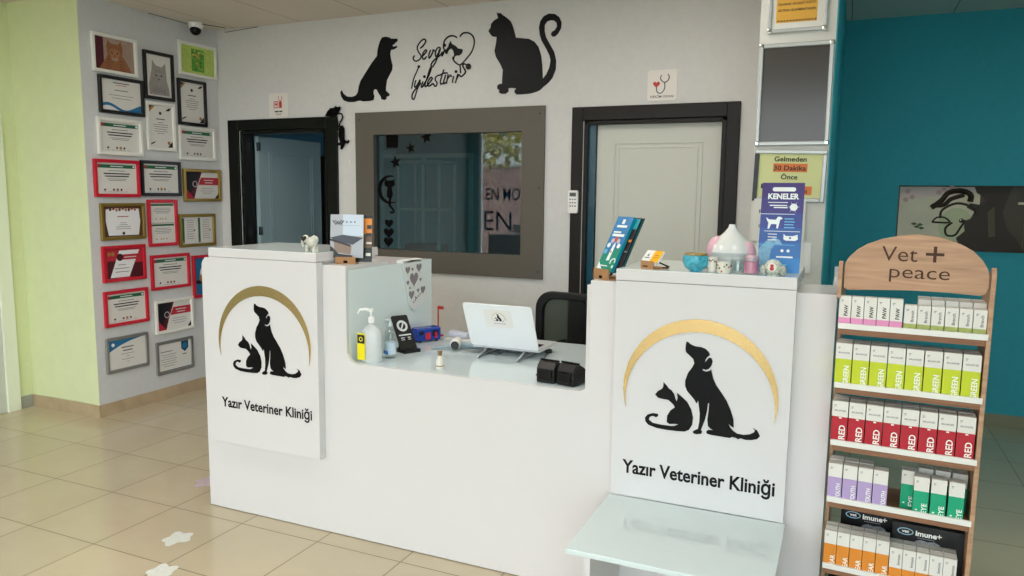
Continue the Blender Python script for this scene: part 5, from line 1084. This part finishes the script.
# ---------------------------------------------------------------- camera, daylight
cam_d = D.cameras.new('camera'); cam = D.objects.new('camera', cam_d); COL.objects.link(cam); SC.camera = cam
cam_d.sensor_fit = 'HORIZONTAL'; cam_d.sensor_width = 36; cam_d.lens = 750.549 * 36 / 1024; cam_d.clip_start = .02; cam_d.clip_end = 200
yaw, pitch, roll, hh = -0.41666909, -0.12265053, 0.01187003, 1.5965923
f = Vector((math.sin(yaw)*math.cos(pitch), math.cos(yaw)*math.cos(pitch), math.sin(pitch))); r = Vector((math.cos(yaw), -math.sin(yaw), 0)); u = r.cross(f)
r2 = r*math.cos(roll) + u*math.sin(roll); u2 = -r*math.sin(roll) + u*math.cos(roll)
cam.matrix_world = Matrix(((r2.x, u2.x, -f.x, 0), (r2.y, u2.y, -f.y, 0), (r2.z, u2.z, -f.z, hh), (0, 0, 0, 1)))
# glowing ceiling panels added out of view to brighten walls and counter
fillm = D.materials.new('fill_glow'); fillm.use_nodes = True
_b = fillm.node_tree.nodes['Principled BSDF']; _b.inputs['Emission Color'].default_value = rgb('#fff6ec'); _b.inputs['Emission Strength'].default_value = 5; _b.inputs['Base Color'].default_value = (.9, .9, .9, 1)
def fill_panel(x, y, label):
    t = thing('added_fill_light', label, 'fill light', loc=(x, y, H), group='added square fill lights')
    MB().box(-.31, .31, -.31, .31, -.012, 0).build('light_frame', white_pl, t); MB().rect(-.29, .29, .29, -.29, -.013).build('diffuser', fillm, t)
for x, y, lab in ((-3.9, 1.9, 'added square fill light over the floor left of the counter, out of view'), (-1.9, 1.9, 'added square fill light in front of the middle of the counter, out of view'), (.3, 1.7, 'added square fill light near the wooden stand, out of view'),
                  (-2.9, 3.3, 'added square fill light over the left counter tower, out of view'), (1.6, 3.9, 'added square fill light in the teal side room, out of view'), (-1.0, 3.4, 'added square fill light over the desk, out of view')): fill_panel(x, y, lab)
w = D.worlds.new('world'); SC.world = w; w.use_nodes = True
bg = w.node_tree.nodes['Background']; bg.inputs[0].default_value = rgb('#f0eff8'); bg.inputs[1].default_value = 3.1
def area(name, loc, rot, sx, sy, e, c=(1, 1, 1)):
    l = D.lights.new(name, 'AREA'); l.shape = 'RECTANGLE'; l.size = sx; l.size_y = sy; l.energy = e; l.color = c
    o = D.objects.new(name, l); COL.objects.link(o); o.location = loc; o.rotation_euler = rot; return o
SC.view_settings.view_transform = 'Standard'; SC.view_settings.look = 'None'; SC.view_settings.gamma = 1; SC.view_settings.use_curve_mapping = False
SC.view_settings.exposure = 1.16
SC.cycles.max_bounces = 10; SC.cycles.diffuse_bounces = 6; SC.cycles.transparent_max_bounces = 16; SC.cycles.use_denoising = True
SC.cycles.caustics_reflective = False; SC.cycles.caustics_refractive = False; SC.cycles.sample_clamp_indirect = 6
